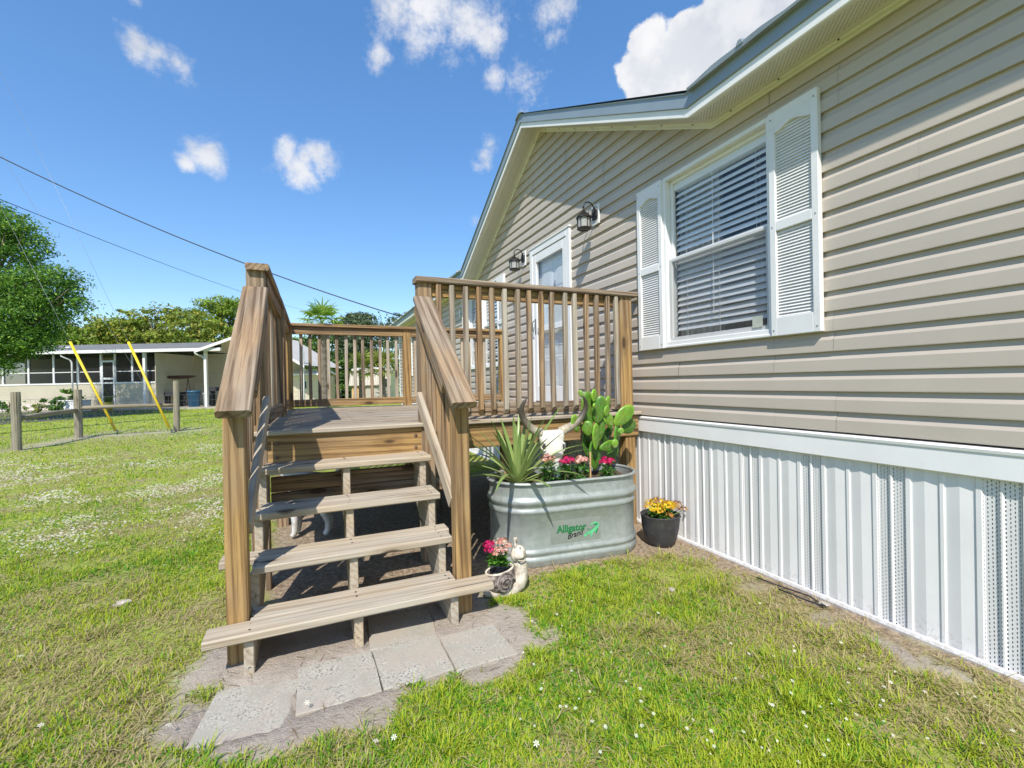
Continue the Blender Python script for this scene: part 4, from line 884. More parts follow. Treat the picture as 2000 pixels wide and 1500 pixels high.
# ================================================================ PLANTS: helpers
class LB:
    """leaves: coloured vertices"""
    def __init__(s): s.V = []; s.F = []; s.K = []
    def blade(s, p, d, up, L, w, droop, c0, c1, n=5, fold=.25, tipw=0.0, wprof=None):
        p = Vector(p); d = Vector(d).normalized(); up = Vector(up); b = len(s.V)
        for i in range(n+1):
            u = i/n; side = d.cross(up); side = side.normalized() if side.length > 1e-5 else Vector((1, 0, 0)); nn = side.cross(d).normalized()
            ww = w*(wprof(u) if wprof else (1-u)**.7*(1-tipw)+tipw)*.5; c = [c0[k]*(1-u)+c1[k]*u for k in range(3)]
            s.V += [p-side*ww+nn*ww*fold, p.copy(), p+side*ww+nn*ww*fold]; s.K += [c, [x*1.12 for x in c], c]
            p = p+d*(L/n); d = (d+Vector((0, 0, -droop/n))).normalized()
        for i in range(n):
            a = b+3*i; s.F += [[a, a+1, a+4, a+3], [a+1, a+2, a+5, a+4]]
    def quad(s, p, u, v, c, diamond=True):
        b = len(s.V); s.V += [p-u, p-v, p+u, p+v] if diamond else [p-u-v, p+u-v, p+u+v, p-u+v]; s.F.append([b, b+1, b+2, b+3]); s.K += [c]*4
    def obj(s, name, mat, parent=None, smooth=True, M4=None):
        me = mesh(name, s.V, s.F, mat, smooth); colattr(me, [(*[min(1, max(0, x)) for x in k], 1) for k in s.K]); return inst(name, me, M4, parent)
def rv(g, s=1): return Vector((g.uniform(-s, s), g.uniform(-s, s), g.uniform(-s, s)))
def mixc(a, b, t): return tuple(x*(1-t)+y*t for x, y in zip(a, b))
# ================================================================ STOCK TANK
TC = Vector((1.53, 2.685, 0)); TA = math.radians(-6); TM = Matrix.Translation(TC) @ Matrix.Rotation(TA, 4, 'Z')
def oval(hl, r, z, n=14):
    o = []
    for k in range(n+1): a = -math.pi/2+math.pi*k/n; o.append((hl+r*math.cos(a), r*math.sin(a), z))
    for k in range(1, 8): o.append((hl-2*hl*k/8, r, z))
    for k in range(n+1): a = math.pi/2+math.pi*k/n; o.append((-hl+r*math.cos(a), r*math.sin(a), z))
    for k in range(1, 8): o.append((-hl+2*hl*k/8, -r, z))
    return o
def tank():
    t = thing('stock_tank', TC, 'oval galvanized stock tank planter in front of the deck', 'planter', rz=TA)
    HL, R = .265, .240; prof = [(0, 0), (.003, .004), (.006, .02), (.012, .034), (.013, .044), (.006, .058), (.001, .064), (.006, .072), (.012, .082), (.011, .092), (.003, .104), (0, .112), (0, .20), (0, .318), (.003, .322), (.008, .332), (.008, .340), (.002, .352), (-.002, .360), (.004, .370), (.014, .384), (.0165, .396), (.013, .408), (.002, .422), (.0, .432), (0, .498)]
    MB().loft([oval(HL, R+o, z) for o, z in prof], True, False).obj('tank_wall', M['galv'], t, True, TM)
    MB().loft([oval(HL, R-.006, z) for z in (.50, .40)], True, False).obj('inner_wall', M['galv'], t, True, TM)
    rings = []
    for k in range(9): a = 2*math.pi*k/8; rings.append(oval(HL, R+.006+.011*math.cos(a), .508+.011*math.sin(a)))
    MB().loft(rings, True, False).obj('rim', M['galv'], t, True, TM)
    # soil with a bumpy top
    g = random.Random(2); V = [(0, 0, .475)]; F = []; rr = [oval(HL*f, (R-.008)*f, .462) for f in (.33, .66, 1.0)]; n = len(rr[0])
    for r in rr: V += [(x, y, z+g.uniform(-.012, .016)) for x, y, z in r]
    for j in range(n):
        k = (j+1) % n; F.append([0, 1+j, 1+k])
        for i in range(2): F.append([1+i*n+j, 1+(i+1)*n+j, 1+(i+1)*n+k, 1+i*n+k])
    add('potting_soil', V, F, M['soil'], t, True, TM, True)
    # printed sticker on the long side
    fy = -R-.0012; lx0, lx1, lz0, lz1 = -.195, .150, .128, .272
    st = add('sticker', [(lx0, fy, lz0), (lx1, fy, lz0), (lx1, fy, lz1), (lx0, fy, lz1)], [[0, 1, 2, 3]], M['sticker'], t, M4=TM)
    def text(body, size, x, z, mat, shear, rot, name, offs=0, sx=1):
        cu = bpy.data.curves.new(name, 'FONT'); cu.body = body; cu.size = size; cu.shear = shear; cu.offset = offs; cu.extrude = .0003; cu.resolution_u = 3
        tmp = bpy.data.objects.new('tmp', cu); C.objects.link(tmp); dg = bpy.context.evaluated_depsgraph_get(); me = bpy.data.meshes.new_from_object(tmp.evaluated_get(dg)); bpy.data.objects.remove(tmp); me.name = name
        me.materials.clear(); me.materials.append(mat); return me, Matrix.Translation((x, fy-.0012, z)) @ Matrix.Rotation(math.radians(90), 4, 'X') @ Matrix.Rotation(math.radians(rot), 4, 'Z') @ Matrix.Diagonal((sx, 1, 1, 1))
    me, m4 = text('Alligator', .062, -.150, .196, M['green_print'], 0, 0, 'lettering', .0020, .92); inst('lettering', me, TM @ m4, t)
    sf = MB()                                                        # serifs
    for x, z in ((-.151, .196), (-.118, .196), (-.1045, .196), (-.0905, .196), (-.077, .196), (.004, .196), (.0595, .196)): sf.box((x-.004, fy-.0018, z-.0012), (x+.012, fy-.0008, z+.0026))
    sf.obj('serifs', M['green_print'], t, M4=TM)
    me, m4 = text('Brand', .050, -.082, .148, M['black_print'], .45, 11, 'lettering', .0006, .9); inst('lettering', me, TM @ m4, t)
    # alligator emblem
    A = [(.030, .160), (.046, .176), (.066, .184), (.088, .190), (.104, .202), (.122, .216), (.118, .226), (.092, .222), (.072, .216), (.088, .232), (.112, .238), (.134, .232), (.140, .216), (.132, .196), (.126, .174), (.118, .158), (.112, .172), (.106, .180), (.094, .172), (.088, .150), (.078, .140), (.080, .156), (.072, .166), (.056, .160), (.044, .150), (.034, .152)]
    add('emblem', [(x, fy-.0015, z) for x, z in A], [list(range(len(A)))[::-1]], M['green_light'], t, M4=TM)
    B = MB()
    for k in range(9): x = .046+.010*k; z = .168+.0062*k; B.poly([(x, fy-.0022, z), (x+.006, fy-.0022, z+.001), (x+.004, fy-.0022, z+.011)])
    B.poly([(.098, fy-.0022, .224), (.124, fy-.0022, .230), (.128, fy-.0022, .222), (.104, fy-.0022, .218)]); B.poly([(.112, fy-.0022, .172), (.119, fy-.0022, .162), (.127, fy-.0022, .178), (.130, fy-.0022, .196), (.122, fy-.0022, .190)])
    B.obj('emblem_shading', M['green_print'], t, M4=TM)
tank()
ZS = .468
def pineapple():
    base = at(1013, 934, 'z', ZS); base = Vector((1.175, 2.63, ZS)); t = thing('pineapple_plant', base, 'spiky strap leaved pineapple plant at the left end of the tank', 'plant'); g = random.Random(8)
    for k in range(34):
        az = k*2.39996+g.uniform(-.2, .2); f = k/33; el = .38+1.05*f; L = g.uniform(.42, .56)*(.75+.35*math.sin(math.pi*min(1, f*1.1)))
        d = Vector((math.cos(az)*math.cos(el), math.sin(az)*math.cos(el), math.sin(el))); b = LB(); gr = mixc((.22, .36, .07), (.40, .50, .17), g.random()); tip = mixc(gr, (.10, .20, .05), .6)
        b.blade(base+Vector((math.cos(az)*.014, math.sin(az)*.014, .01+.05*f)), d, (0, 0, 1), L, g.uniform(.042, .054), g.uniform(.6, 1.2)*(1.15-f*.95), mixc((.45, .50, .22), gr, .5), tip, 9, .38, wprof=lambda u: (.75+.6*u)*(1-u)**.75+.02)
        b.obj('leaf', M['veg_gloss'], t)
    b = LB()                                       # the long leaf that reaches across the skull
    b.blade(base+Vector((.02, -.03, .09)), (1, -.05, .35), (0, 0, 1), .44, .034, .55, (.40, .46, .18), (.16, .30, .08), 9, .35, wprof=lambda u: (.75+.6*u)*(1-u)**.75+.02); b.obj('leaf', M['veg_gloss'], t)
pineapple()
def cactus():
    Y = 2.66; P4 = lambda cx, cy, y=Y: at(900+cx/3.41, 740+cy/3.41, 'y', y); root = P4(905, 575); root.z = ZS-.01
    t = thing('prickly_pear_cactus', root, 'bright green prickly pear cactus at the right end of the tank', 'cactus'); g = random.Random(12)
    K = P4(1000, 300)-P4(900, 300); s = K.length/100            # metres per crop pixel
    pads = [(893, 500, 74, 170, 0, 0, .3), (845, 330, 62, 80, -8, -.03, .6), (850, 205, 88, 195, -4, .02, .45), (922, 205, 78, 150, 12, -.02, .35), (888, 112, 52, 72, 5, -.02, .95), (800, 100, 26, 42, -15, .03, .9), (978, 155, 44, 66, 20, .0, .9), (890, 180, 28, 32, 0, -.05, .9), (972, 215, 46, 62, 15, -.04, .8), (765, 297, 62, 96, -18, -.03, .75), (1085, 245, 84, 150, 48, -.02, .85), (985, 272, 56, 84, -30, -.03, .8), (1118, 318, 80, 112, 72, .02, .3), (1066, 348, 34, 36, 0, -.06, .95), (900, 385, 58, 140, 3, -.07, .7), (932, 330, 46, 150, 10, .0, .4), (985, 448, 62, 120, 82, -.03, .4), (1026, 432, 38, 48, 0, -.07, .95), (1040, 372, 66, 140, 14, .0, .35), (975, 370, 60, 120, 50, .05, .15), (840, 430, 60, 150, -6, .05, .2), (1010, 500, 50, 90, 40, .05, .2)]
    for cx, cy, w, h, rot, dy, lite in pads:
        c = P4(cx, cy, Y+dy); n = 18; r = math.radians(-rot); ax = Vector((math.sin(-r), 0, math.cos(r))); sd = Vector((math.cos(r), 0, math.sin(r))); yaw = g.uniform(-.6, .6); q = Matrix.Rotation(yaw, 3, 'Z'); ax = q @ ax; sd = q @ sd; nn = sd.cross(ax)
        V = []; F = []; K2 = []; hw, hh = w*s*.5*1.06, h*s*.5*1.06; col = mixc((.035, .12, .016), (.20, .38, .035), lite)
        rings = (0.0, .35, .7, .92, 1.0)
        def ring(f, off):
            o = []
            for k in range(n):
                a = 2*math.pi*k/n; u, v = math.cos(a), math.sin(a); pinch = 1-.30*max(0, -v)**1.5; o.append(c+sd*(hw*f*u*pinch)+ax*(hh*f*v)+nn*off)
            return o
        seq = [(.35, .009), (.75, .008), (.95, .004), (1.0, 0), (.95, -.004), (.75, -.008), (.35, -.009)]
        m = MB(); m.loft([ring(f, o) for f, o in seq])
        cols = []
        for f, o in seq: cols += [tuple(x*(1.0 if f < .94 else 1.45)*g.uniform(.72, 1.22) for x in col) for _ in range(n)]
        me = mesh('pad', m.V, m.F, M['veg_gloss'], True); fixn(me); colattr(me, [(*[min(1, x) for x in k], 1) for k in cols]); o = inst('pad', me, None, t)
        sp = LB()
        for k in range(int(8+h/9)):
            a = g.uniform(0, 6.28); f = math.sqrt(g.random())*.9; v = math.sin(a); p = c+sd*(hw*f*math.cos(a)*(1-.3*max(0, -v)**1.5))+ax*(hh*f*v); sg = -1 if nn.y > 0 else 1
            p = p+nn*sg*(.0095*(1-f**4)); sp.quad(p+nn*sg*.0008, sd*.0018, ax*.0018, (.62, .66, .42))
            for q_ in range(2):
                e_ = (nn*sg+rv(g, .8)).normalized()*g.uniform(.008, .016); sp.quad(p+e_*.5, e_*.5, sd*.0005, (.70, .68, .55))
        sp.obj('areoles', M['petal'], o)['kind'] = 'stuff'
    MB().tube([root+Vector((-.085, -.05, 0)), root+Vector((-.083, -.05, .19))], .006, 6).obj('support_stake', M['shed_wood'], t)
cactus()
def skull():
    c = Vector((1.50, 2.62, 0)); t = thing('cow_skull', (c.x, c.y, ZS), 'bleached white cow skull with long horns propped in the tank', 'skull')
    P4 = lambda cx, cy, y=2.62: at(900+cx/3.41, 740+cy/3.41, 'y', y)
    rows = [(598, 345, 62, .020), (600, 358, 86, .034), (603, 385, 84, .042), (606, 420, 72, .046), (608, 455, 74, .046), (612, 490, 70, .043), (620, 525, 54, .040), (628, 560, 42, .034), (636, 600, 36, .028), (644, 640, 30, .020), (650, 668, 20, .008)]
    rings = []; n = 20
    for cx, cy, hw, dp_ in rows:
        ctr = P4(cx, cy); w = (P4(cx+hw, cy)-ctr).length; r = []
        for k in range(n):
            a = 2*math.pi*k/n; u, v = math.cos(a), math.sin(a); flatf = math.copysign(abs(v)**.8, v); r.append(ctr+Vector((w*u, -dp_*flatf, .004*u*u)))
        rings.append(r)
    m = MB(); m.loft(rings); sk = m.obj('cranium', M['bone'], t, True)
    for sx in (-1, 1):
        e = P4(606+sx*66, 450); b = MB(); b.tube([e+Vector((-sx*.012, -.030, .030)), e+Vector((sx*.006, -.024, .022)), e+Vector((sx*.012, -.014, 0)), e+Vector((sx*.004, -.024, -.022)), e+Vector((-sx*.012, -.030, -.022))], .007, 8); b.obj('eye_socket', M['bone'], sk, True)
        b = MB(); rings2 = [[e+Vector((sx*(-.004+q*.5)+.011*f*math.cos(2*math.pi*k/12), -.0335+q-.003*f+abs(.011*f*math.cos(2*math.pi*k/12))*.5, .017*f*math.sin(2*math.pi*k/12)+.002)) for k in range(12)] for f, q in ((.05, .0), (.9, .0), (1, .004), (1, .016))]; b.loft(rings2); b.obj('eye_hollow', M['void'], sk)
        k = P4(640+sx*13, 606, 2.62); b = MB(); b.loft([[k+Vector((sx*.000, -.027, .035)), k+Vector((sx*.006, -.025, .03)), k+Vector((sx*.010, -.019, -.01)), k+Vector((sx*.003, -.022, -.04)), k+Vector((-sx*.002, -.026, -.01))], [k+Vector((sx*.000, -.02, .035)), k+Vector((sx*.006, -.018, .03)), k+Vector((sx*.010, -.012, -.01)), k+Vector((sx*.003, -.014, -.04)), k+Vector((-sx*.002, -.018, -.01))]]); b.obj('nostril', M['void'], sk)
    for nm, pts in (('l', [(540, 362, 2.62), (505, 352, 2.63), (455, 318, 2.64), (418, 268, 2.63), (402, 220, 2.62), (412, 172, 2.60), (440, 128, 2.58)]), ('r', [(665, 352, 2.62), (705, 330, 2.63), (752, 305, 2.64), (798, 262, 2.63), (828, 205, 2.62), (834, 155, 2.60), (812, 112, 2.58)])):
        P = [P4(*p) for p in pts]; Q = []
        for i in range(len(P)-1):
            for u in (0, .5): 
                p0, p1, p2, p3 = P[max(i-1, 0)], P[i], P[i+1], P[min(i+2, len(P)-1)]; Q.append(.5*((2*p1)+(p2-p0)*u+(2*p0-5*p1+4*p2-p3)*u*u+(-p0+3*p1-3*p2+p3)*u**3))
        Q.append(P[-1]); R = [.029*(1-i/(len(Q)-1))**.65+.004 for i in range(len(Q))]; m = MB(); m.tube(Q, R, 12); me = mesh('horn', m.V, m.F, M['horn'], True); fixn(me)
        colattr(me, [(*mixc((.55, .48, .36), (.075, .065, .052), min(1, (i//12)/(len(Q)-1)*1.7)), 1) for i in range(len(m.V))]); inst('horn', me, None, t)
skull()
def kalanchoe(name, loc, label, cat, clusters, r, h, leaf=(.05, .14, .025), nleaf=22, leafL=.06, parent=None, stems=True):
    """flower heads: clusters = [(dx, dy, dz, radius, colour list, count)]"""
    loc = Vector(loc); t = parent or thing(name, loc, label, cat); g = random.Random(int(loc.x*1000)+int(loc.y*100))
    for k in range(nleaf):
        az = k*2.4+g.uniform(-.3, .3); el = g.uniform(.1, .9); b = LB(); c = mixc(leaf, tuple(x*1.9 for x in leaf), g.random())
        b.blade(loc+Vector((math.cos(az)*r*.3, math.sin(az)*r*.3, g.uniform(0, h*.75))), (math.cos(az)*math.cos(el), math.sin(az)*math.cos(el), math.sin(el)), (0, 0, 1), leafL*g.uniform(.7, 1.2), leafL*.62, g.uniform(.3, .9), c, tuple(x*1.15 for x in c), 5, .25, wprof=lambda u: max(.03, math.sin(math.pi*min(1, u*.92+.08))**.8)); b.obj('leaf', M['veg_gloss'], t)
    for dx, dy, dz, cr, cols, cnt in clusters:
        c = loc+Vector((dx, dy, dz)); b = LB()
        MB().tube([loc+Vector((dx*.3, dy*.3, 0)), loc+Vector((dx*.8, dy*.8, dz*.6)), c], .0028, 6).obj('stem', M['stem'], t)
        for k in range(cnt):
            z = g.uniform(-.25, 1); a = g.uniform(0, 6.28); q = math.sqrt(max(0, 1-z*z)); n = Vector((q*math.cos(a), q*math.sin(a), z*.8+.15)).normalized(); p = c+Vector((n.x, n.y, n.z*.75))*cr*g.uniform(.8, 1.08); u = n.orthogonal().normalized(); w = n.cross(u); col = g.choice(cols); col = tuple(min(1, x*g.uniform(.8, 1.15)) for x in col); fr = g.uniform(.0065, .0095); a0 = g.uniform(0, 1.5)
            for j in range(4):
                aa = a0+j*math.pi/2; d = u*math.cos(aa)+w*math.sin(aa); e = n.cross(d); b.quad(p+d*fr*.55, d*fr*.55, e*fr*.42+n*.0008, col)
            b.quad(p+n*.0012, u*fr*.2, w*fr*.2, tuple(x*.7 for x in col))
        b.obj('flower_head', M['petal'], t, False)
    return t
M['stem'] = plain('green stem', (.10, .19, .04), .6, .15, 20)
PINK = [(.62, .015, .13), (.52, .01, .10), (.70, .04, .20)]; PALE = [(.78, .42, .36), (.70, .34, .26), (.42, .19, .12), (.85, .62, .55)]; YEL = [(.80, .52, .02), (.85, .60, .04), (.70, .40, .02)]; BRN = [(.42, .20, .05), (.55, .28, .07), (.30, .14, .05)]
def tl(cx, cy, y): return at(900+cx/3.41, 740+cy/3.41, 'y', y)
for nm, cx, cy, y, cols, lab, rr_ in (('a', 582, 535, 2.53, PALE, 'faded pale pink kalanchoe at the left of the skull muzzle', .032), ('b', 706, 548, 2.56, PINK, 'magenta kalanchoe just right of the skull muzzle', .034), ('c', 800, 545, 2.55, PALE, 'faded pale pink kalanchoe between the two magenta ones', .034), ('d', 972, 552, 2.52, PINK, 'magenta kalanchoe below the prickly pear cactus', .036)):
    top = tl(cx, cy, y); b = Vector((top.x, top.y, ZS)); dz = top.z-ZS
    kalanchoe('kalanchoe', b, lab, 'flowers', [(-.028, 0, dz-.004, rr_*.8, cols, 46), (.022, -.012, dz+.004, rr_*.85, cols, 46), (.004, .02, dz+.014, rr_*.75, cols, 34), (.03, .012, dz-.016, rr_*.6, cols, 22)], .05, dz, nleaf=40, leafL=.055)
# ================================================================ BLACK POT WITH YELLOW FLOWERS
pc = Vector((2.165, 2.462, 0)); pot = thing('plant_pot', pc, 'charcoal plastic pot of yellow flowers beside the white skirting', 'flower pot')
MB().lathe([(.0, .0), (.082, .0), (.092, .008), (.102, .03), (.122, .115), (.130, .20), (.133, .206), (.129, .209), (.125, .204), (.122, .17), (.0, .17)], pc, 32).obj('pot', M['pot'], pot, True)
MB().lathe([(.0, .186), (.08, .184), (.123, .178), (.0, .172)], pc, 20).obj('potting_soil', M['soil'], pot, True)
kalanchoe('yellow', pc+Vector((0, 0, .18)), '', '', [(-.095, -.03, .085, 0.055, YEL, 84), (-.06, -.06, .066, 0.043, YEL, 61), (-.02, .0, .105, 0.053, BRN+YEL[:1], 75), (.025, -.045, .085, 0.053, YEL, 84), (.065, -.02, .075, 0.048, YEL, 70), (.12, -.02, .070, 0.050, BRN, 75), (.158, -.05, .045, .030, BRN, 30), (.0, -.09, .035, .030, BRN, 30), (-.03, .06, .09, .04, YEL, 40), (.08, .05, .08, .04, BRN, 40)], .10, .07, (.06, .15, .025), 110, .06, parent=pot)

# ================================================================ SNAIL PLANTER
def snail():
    c = Vector((.945, 2.262, 0)); t = thing('snail_planter', c, 'cream snail shaped planter with dark shell and pink flowers', 'planter')
    P = lambda px, py, y=2.26: at(780+px/5.769, 1000+py/5.769, 'y', y)
    # foot and neck: one sweep from the tail round to the head
    pts = [(930, 880), (985, 918), (1060, 925), (1140, 925), (1220, 905), (1290, 865), (1345, 800), (1370, 730), (1378, 650), (1368, 585), (1352, 540)]; R = [.006, .014, .018, .021, .026, .032, .037, .036, .032, .030, .030]
    m = MB(); m.tube([P(x, y, 2.245) for x, y in pts], R, 14, flat=1.15); m.obj('foot', M['snail_body'], t, True)
    for i in range(4):                                       # draped folds in the neck
        off = -.012+.008*i; MB().tube([P(x-10, y, 2.225+.004*i)+Vector((off*.8, 0, 0)) for x, y in pts[3:]], [.004, .006, .007, .007, .007, .006, .005, .004], 8).obj('fold', M['snail_body'], t, True)
    hc = P(1338, 470, 2.245); V = MB(); n = 18; rings = []
    for i in range(11):
        u = i/10; a = math.pi*u; r = math.sin(a); rings.append([hc+Vector((.044*r*math.cos(2*math.pi*k/n)+.006*(u-.5), .038*r*math.sin(2*math.pi*k/n), -.046*math.cos(a))) for k in range(n)])
    V.loft(rings); hd = V.obj('head', M['snail_body'], t, True)
    ck = P(1350, 500, 2.214); V = MB(); rings = []
    for i in range(9):
        a = math.pi*i/8; rings.append([ck+Vector((0.030*math.sin(a)*math.cos(2*math.pi*k/14), .020*math.sin(a)*math.sin(2*math.pi*k/14), -.018*math.cos(a))) for k in range(14)])
    V.loft(rings).obj('cheek', M['snail_body'], hd, True)
    MB().tube([P(1335, 540, 2.202), P(1365, 552, 2.197), P(1400, 545, 2.199), P(1430, 518, 2.210)], [.002, .0032, .0032, .002], 8).obj('mouth', M['snail_body'], hd, True); MB().tube([P(1330, 527, 2.199), P(1368, 537, 2.194), P(1405, 528, 2.197)], .0016, 6).obj('mouth_line', M['void'], hd)
    MB().lathe([(0, 0), (.0045, .001), (.005, .003), (.002, .0045), (0, .005)], (0, 0, 0), 10).obj('eye', M['void'], hd, True, Matrix.Translation(P(1358, 405, 2.213)) @ Matrix.Rotation(math.radians(90), 4, 'X') @ Matrix.Diagonal((.9, .9, .6, 1)))
    for dx, dy in ((0, 0), (14, .022)):
        MB().tube([P(1310+dx, 415, 2.24+dy), P(1306+dx, 365, 2.24+dy), P(1302+dx, 335, 2.238+dy), P(1301+dx, 312, 2.238+dy), P(1301+dx, 294, 2.238+dy), P(1301+dx, 284, 2.238+dy)], [.010, .0065, .0055, .0085, .0085, .003], 10).obj('antenna', M['snail_body'], hd, True)
    # shell: a squat bowl seen from the side, open on top, with a raised spiral
    sc_ = P(1130, 745, 2.27); rx, rz, ry = .092, .082, .070; V = MB(); rings = []; n = 28
    for i in range(13):
        u = i/12; a = -math.pi/2+u*(math.pi/2+.62); rings.append([sc_+Vector((rx*math.cos(a)*math.cos(2*math.pi*k/n), ry*math.cos(a)*math.sin(2*math.pi*k/n), rz*math.sin(a)+(.012*math.cos(2*math.pi*k/n) if i > 10 else 0))) for k in range(n)])
    rings.append([(p-sc_)*.90+sc_ for p in rings[-1]]); rings.append([p-Vector((0, 0, .02)) for p in rings[-1]]); V.loft(rings); sh = V.obj('shell', M['snail_shell'], t, True)
    sp = []; cx = sc_+Vector((.008, 0, -.006))
    for i in range(60):
        a = i*.24; r = .058*(1-i/64); x, z = r*math.cos(a), r*math.sin(a); y = -ry*math.sqrt(max(.02, 1-((x+.008)/rx)**2-((z-.006)/rz)**2)); sp.append(cx+Vector((x, y-.001-.010*(i/60)**2, z)))
    MB().tube(sp, [.0075-.004*i/60 for i in range(60)], 8).obj('spiral', M['snail_shell'], sh, True)
    rim = MB(); rr_ = rings[-3]; rim.tube(rr_+[rr_[0]], .006, 8); rim.obj('shell_rim', M['snail_body'], sh, True)
    f = P(1120, 560, 2.262); base = Vector((f.x, f.y, f.z-.02))
    q = lambda px, py, y=2.25: tuple(P(px, py, y)-base)
    kalanchoe('kalanchoe', base, 'small potted kalanchoe, magenta and pale pink, growing in the snail', 'flowers', [(*q(1010, 375), .032, PINK, 70), (*q(1015, 430), .028, PINK, 60), (*q(1110, 340), .028, PALE, 40), (*q(1170, 335, 2.245), .028, PALE, 40), (*q(1215, 380, 2.25), .028, PALE, 36), (*q(1120, 430, 2.232), .028, PALE+PALE[-1:], 40), (*q(1180, 450, 2.235), .028, PALE, 38), (*q(1085, 470, 2.23), .016, PALE, 22)], .04, .06, (.06, .17, .02), 40, .06)
snail()
# ================================================================ SMALL THINGS ON THE GROUND
def rock(name, c, r, label, seed, flat_=.5):
    g = random.Random(seed); bm = bmesh.new(); bmesh.ops.create_icosphere(bm, subdivisions=2, radius=1)
    for v in bm.verts: k = g.uniform(.78, 1.15); v.co = Vector((v.co.x*r*1.5*k, v.co.y*r*k, v.co.z*r*flat_*k))
    me = bpy.data.meshes.new(name); bm.to_mesh(me); bm.free(); me.materials.append(M['rock']); return tag(inst(name, me, Matrix.Translation(c) @ Matrix.Rotation(g.uniform(0, 3), 4, 'Z')), label, 'rock')
rock('rock', at(237, 1178, 'z', .012), .026, 'pale flat rock lying in the lawn left of the steps', 1); rock('rock', at(1312, 1152, 'z', .012), .016, 'small pale stone in the lawn in front of the tank', 2, .6); rock('rock', at(1610, 1180, 'z', .01), .018, 'flat stone against the base of the white skirting', 4, .5)
def statue():
    """white animal figure under the deck, only its legs in view between the treads"""
    c = Vector((-.02, 3.76, 0)); me = bpy.data.meshes.new('body'); V = []; E = []; R = []
    def ch(pts, start=None):
        prev = start
        for p, r in pts:
            V.append(p); R.append(r); i = len(V)-1
            if prev is not None: E.append((prev, i))
            prev = i
        return prev
    ch([((.10, 0, .40), .075)]); ch([((.02, 0, .40), .072), ((-.08, 0, .41), .075), ((-.16, 0, .45), .052), ((-.21, 0, .52), .045), ((-.27, 0, .51), .036), ((-.33, 0, .48), .024)], 0)
    ch([((.16, 0, .44), .022), ((.20, 0, .52), .014), ((.19, 0, .58), .010)], 0)
    for y in (-.045, .045):
        ch([((-.115, y, .30), .036), ((-.125, y*1.1, .17), .024), ((-.122, y*1.1, .10), .020), ((-.128, y*1.1, .035), .018), ((-.15, y*1.1, .016), .020)], 2)
        ch([((.10, y, .30), .046), ((.075, y*1.1, .20), .030), ((.115, y*1.1, .12), .021), ((.105, y*1.1, .04), .018), ((.08, y*1.1, .016), .020)], 0)
    me.from_pydata(V, E, []); ob = bpy.data.objects.new('animal_statue', me); put(ob, Matrix.Translation(c) @ Matrix.Rotation(-.25, 4, 'Z')); sk = ob.modifiers.new('skin', 'SKIN'); me.skin_vertices  # radii below
    for i, r in enumerate(R): me.skin_vertices[0].data[i].radius = (r*1.2, r*1.2)
    me.skin_vertices[0].data[0].use_root = True; ob.modifiers.new('sub', 'SUBSURF').levels = 2; ob.modifiers['sub'].render_levels = 2
    dg = bpy.context.evaluated_depsgraph_get(); m2 = bpy.data.meshes.new_from_object(ob.evaluated_get(dg)); ob.modifiers.clear(); ob.data = m2; m2.materials.clear(); m2.materials.append(M['statue']); m2.polygons.foreach_set('use_smooth', [True]*len(m2.polygons))
    tag(ob, 'weathered white four legged animal statue under the deck', 'statue')
statue()
g = random.Random(9)
pp = [at(x, y, 'z', .012) for x, y in ((1478, 1128), (1510, 1140), (1545, 1152), (1580, 1164), (1612, 1184), (1590, 1178), (1550, 1162), (1520, 1150))]
tag(MB().tube(pp, .004, 6).obj('hose', M['cable'], None, True), 'thin black irrigation tube lying along the skirting', 'hose')
# ================================================================ FENCE, POLE AND WIRES
def fence():
    F = [(-5.33, 11.95, 1.14, .075), (-5.28, 14.34, 1.17, .085), (-3.40, 14.75, 1.36, .075)]
    t = thing('wire_fence', (-5.28, 14.34, 0), 'round timber post and wire fence across the lawn', 'fence'); g = random.Random(3)
    for x, y, h, r in F:
        n = 12; rings = []
        for i in range(8):
            u = i/7; rings.append([(x+(r*(1-.06*u)+g.uniform(-.003, .003))*math.cos(2*math.pi*k/n)+.02*(u-.5)*(.5 if x > -4 else 0), y+r*(1-.06*u)*math.sin(2*math.pi*k/n), -.05+u*(h+.05)) for k in range(n)])
        # wood grain runs along local X: build the post lying down and stand it up
        M4 = frame((x, y, 0), (x, y, 1), (1, 0, 0)); iv = M4.inverted(); m = MB().loft([[iv @ Vector(p) for p in rg] for rg in rings]); m.obj('post', M['post_wood'], t, False, M4)
    def rr(a, b, r):
        a, b = Vector(a), Vector(b); M4 = frame(a, b, (0, 0, 1)); L = (b-a).length; m = MB(); m.tube([(L*u, .02*math.sin(3*u), .015*math.sin(5*u)) for u in np.linspace(0, 1, 7)], [r*(1+.08*g.uniform(-1, 1)) for _ in range(7)], 9); m.obj('rail', M['post_wood'], t, True, M4)
    rr((-5.33, 12.0, .62), (-5.28, 14.30, .66), .05); rr((-5.22, 14.35, .72), (-3.45, 14.75, .70), .048)
    segs = [((-8.3, 11.2), (-5.33, 11.95)), ((-5.33, 11.95), (-5.28, 14.34)), ((-5.28, 14.34), (-3.40, 14.75)), ((-3.40, 14.75), (1.2, 15.9))]
    for a, b in segs:
        A, B = Vector((*a, 0)), Vector((*b, 0)); L = (B-A).length; m = MB()
        for z in (.10, .28, .46, .64, .82, .98): m.tube([A+Vector((0, 0, z)), B+Vector((0, 0, z))], .0022, 4)
        for k in range(int(L/.16)+1): p = A.lerp(B, min(1, k*.16/L)); m.tube([p+Vector((0, 0, .10)), p+Vector((0, 0, .98))], .0018, 4)
        m.obj('wire_mesh', M['steel'], t)
fence()
PB_ = dp(-28, 840, 12.2); PB_.z = 0
pole = thing('utility_pole', PB_, 'tall timber utility pole left of the fence', 'utility pole')
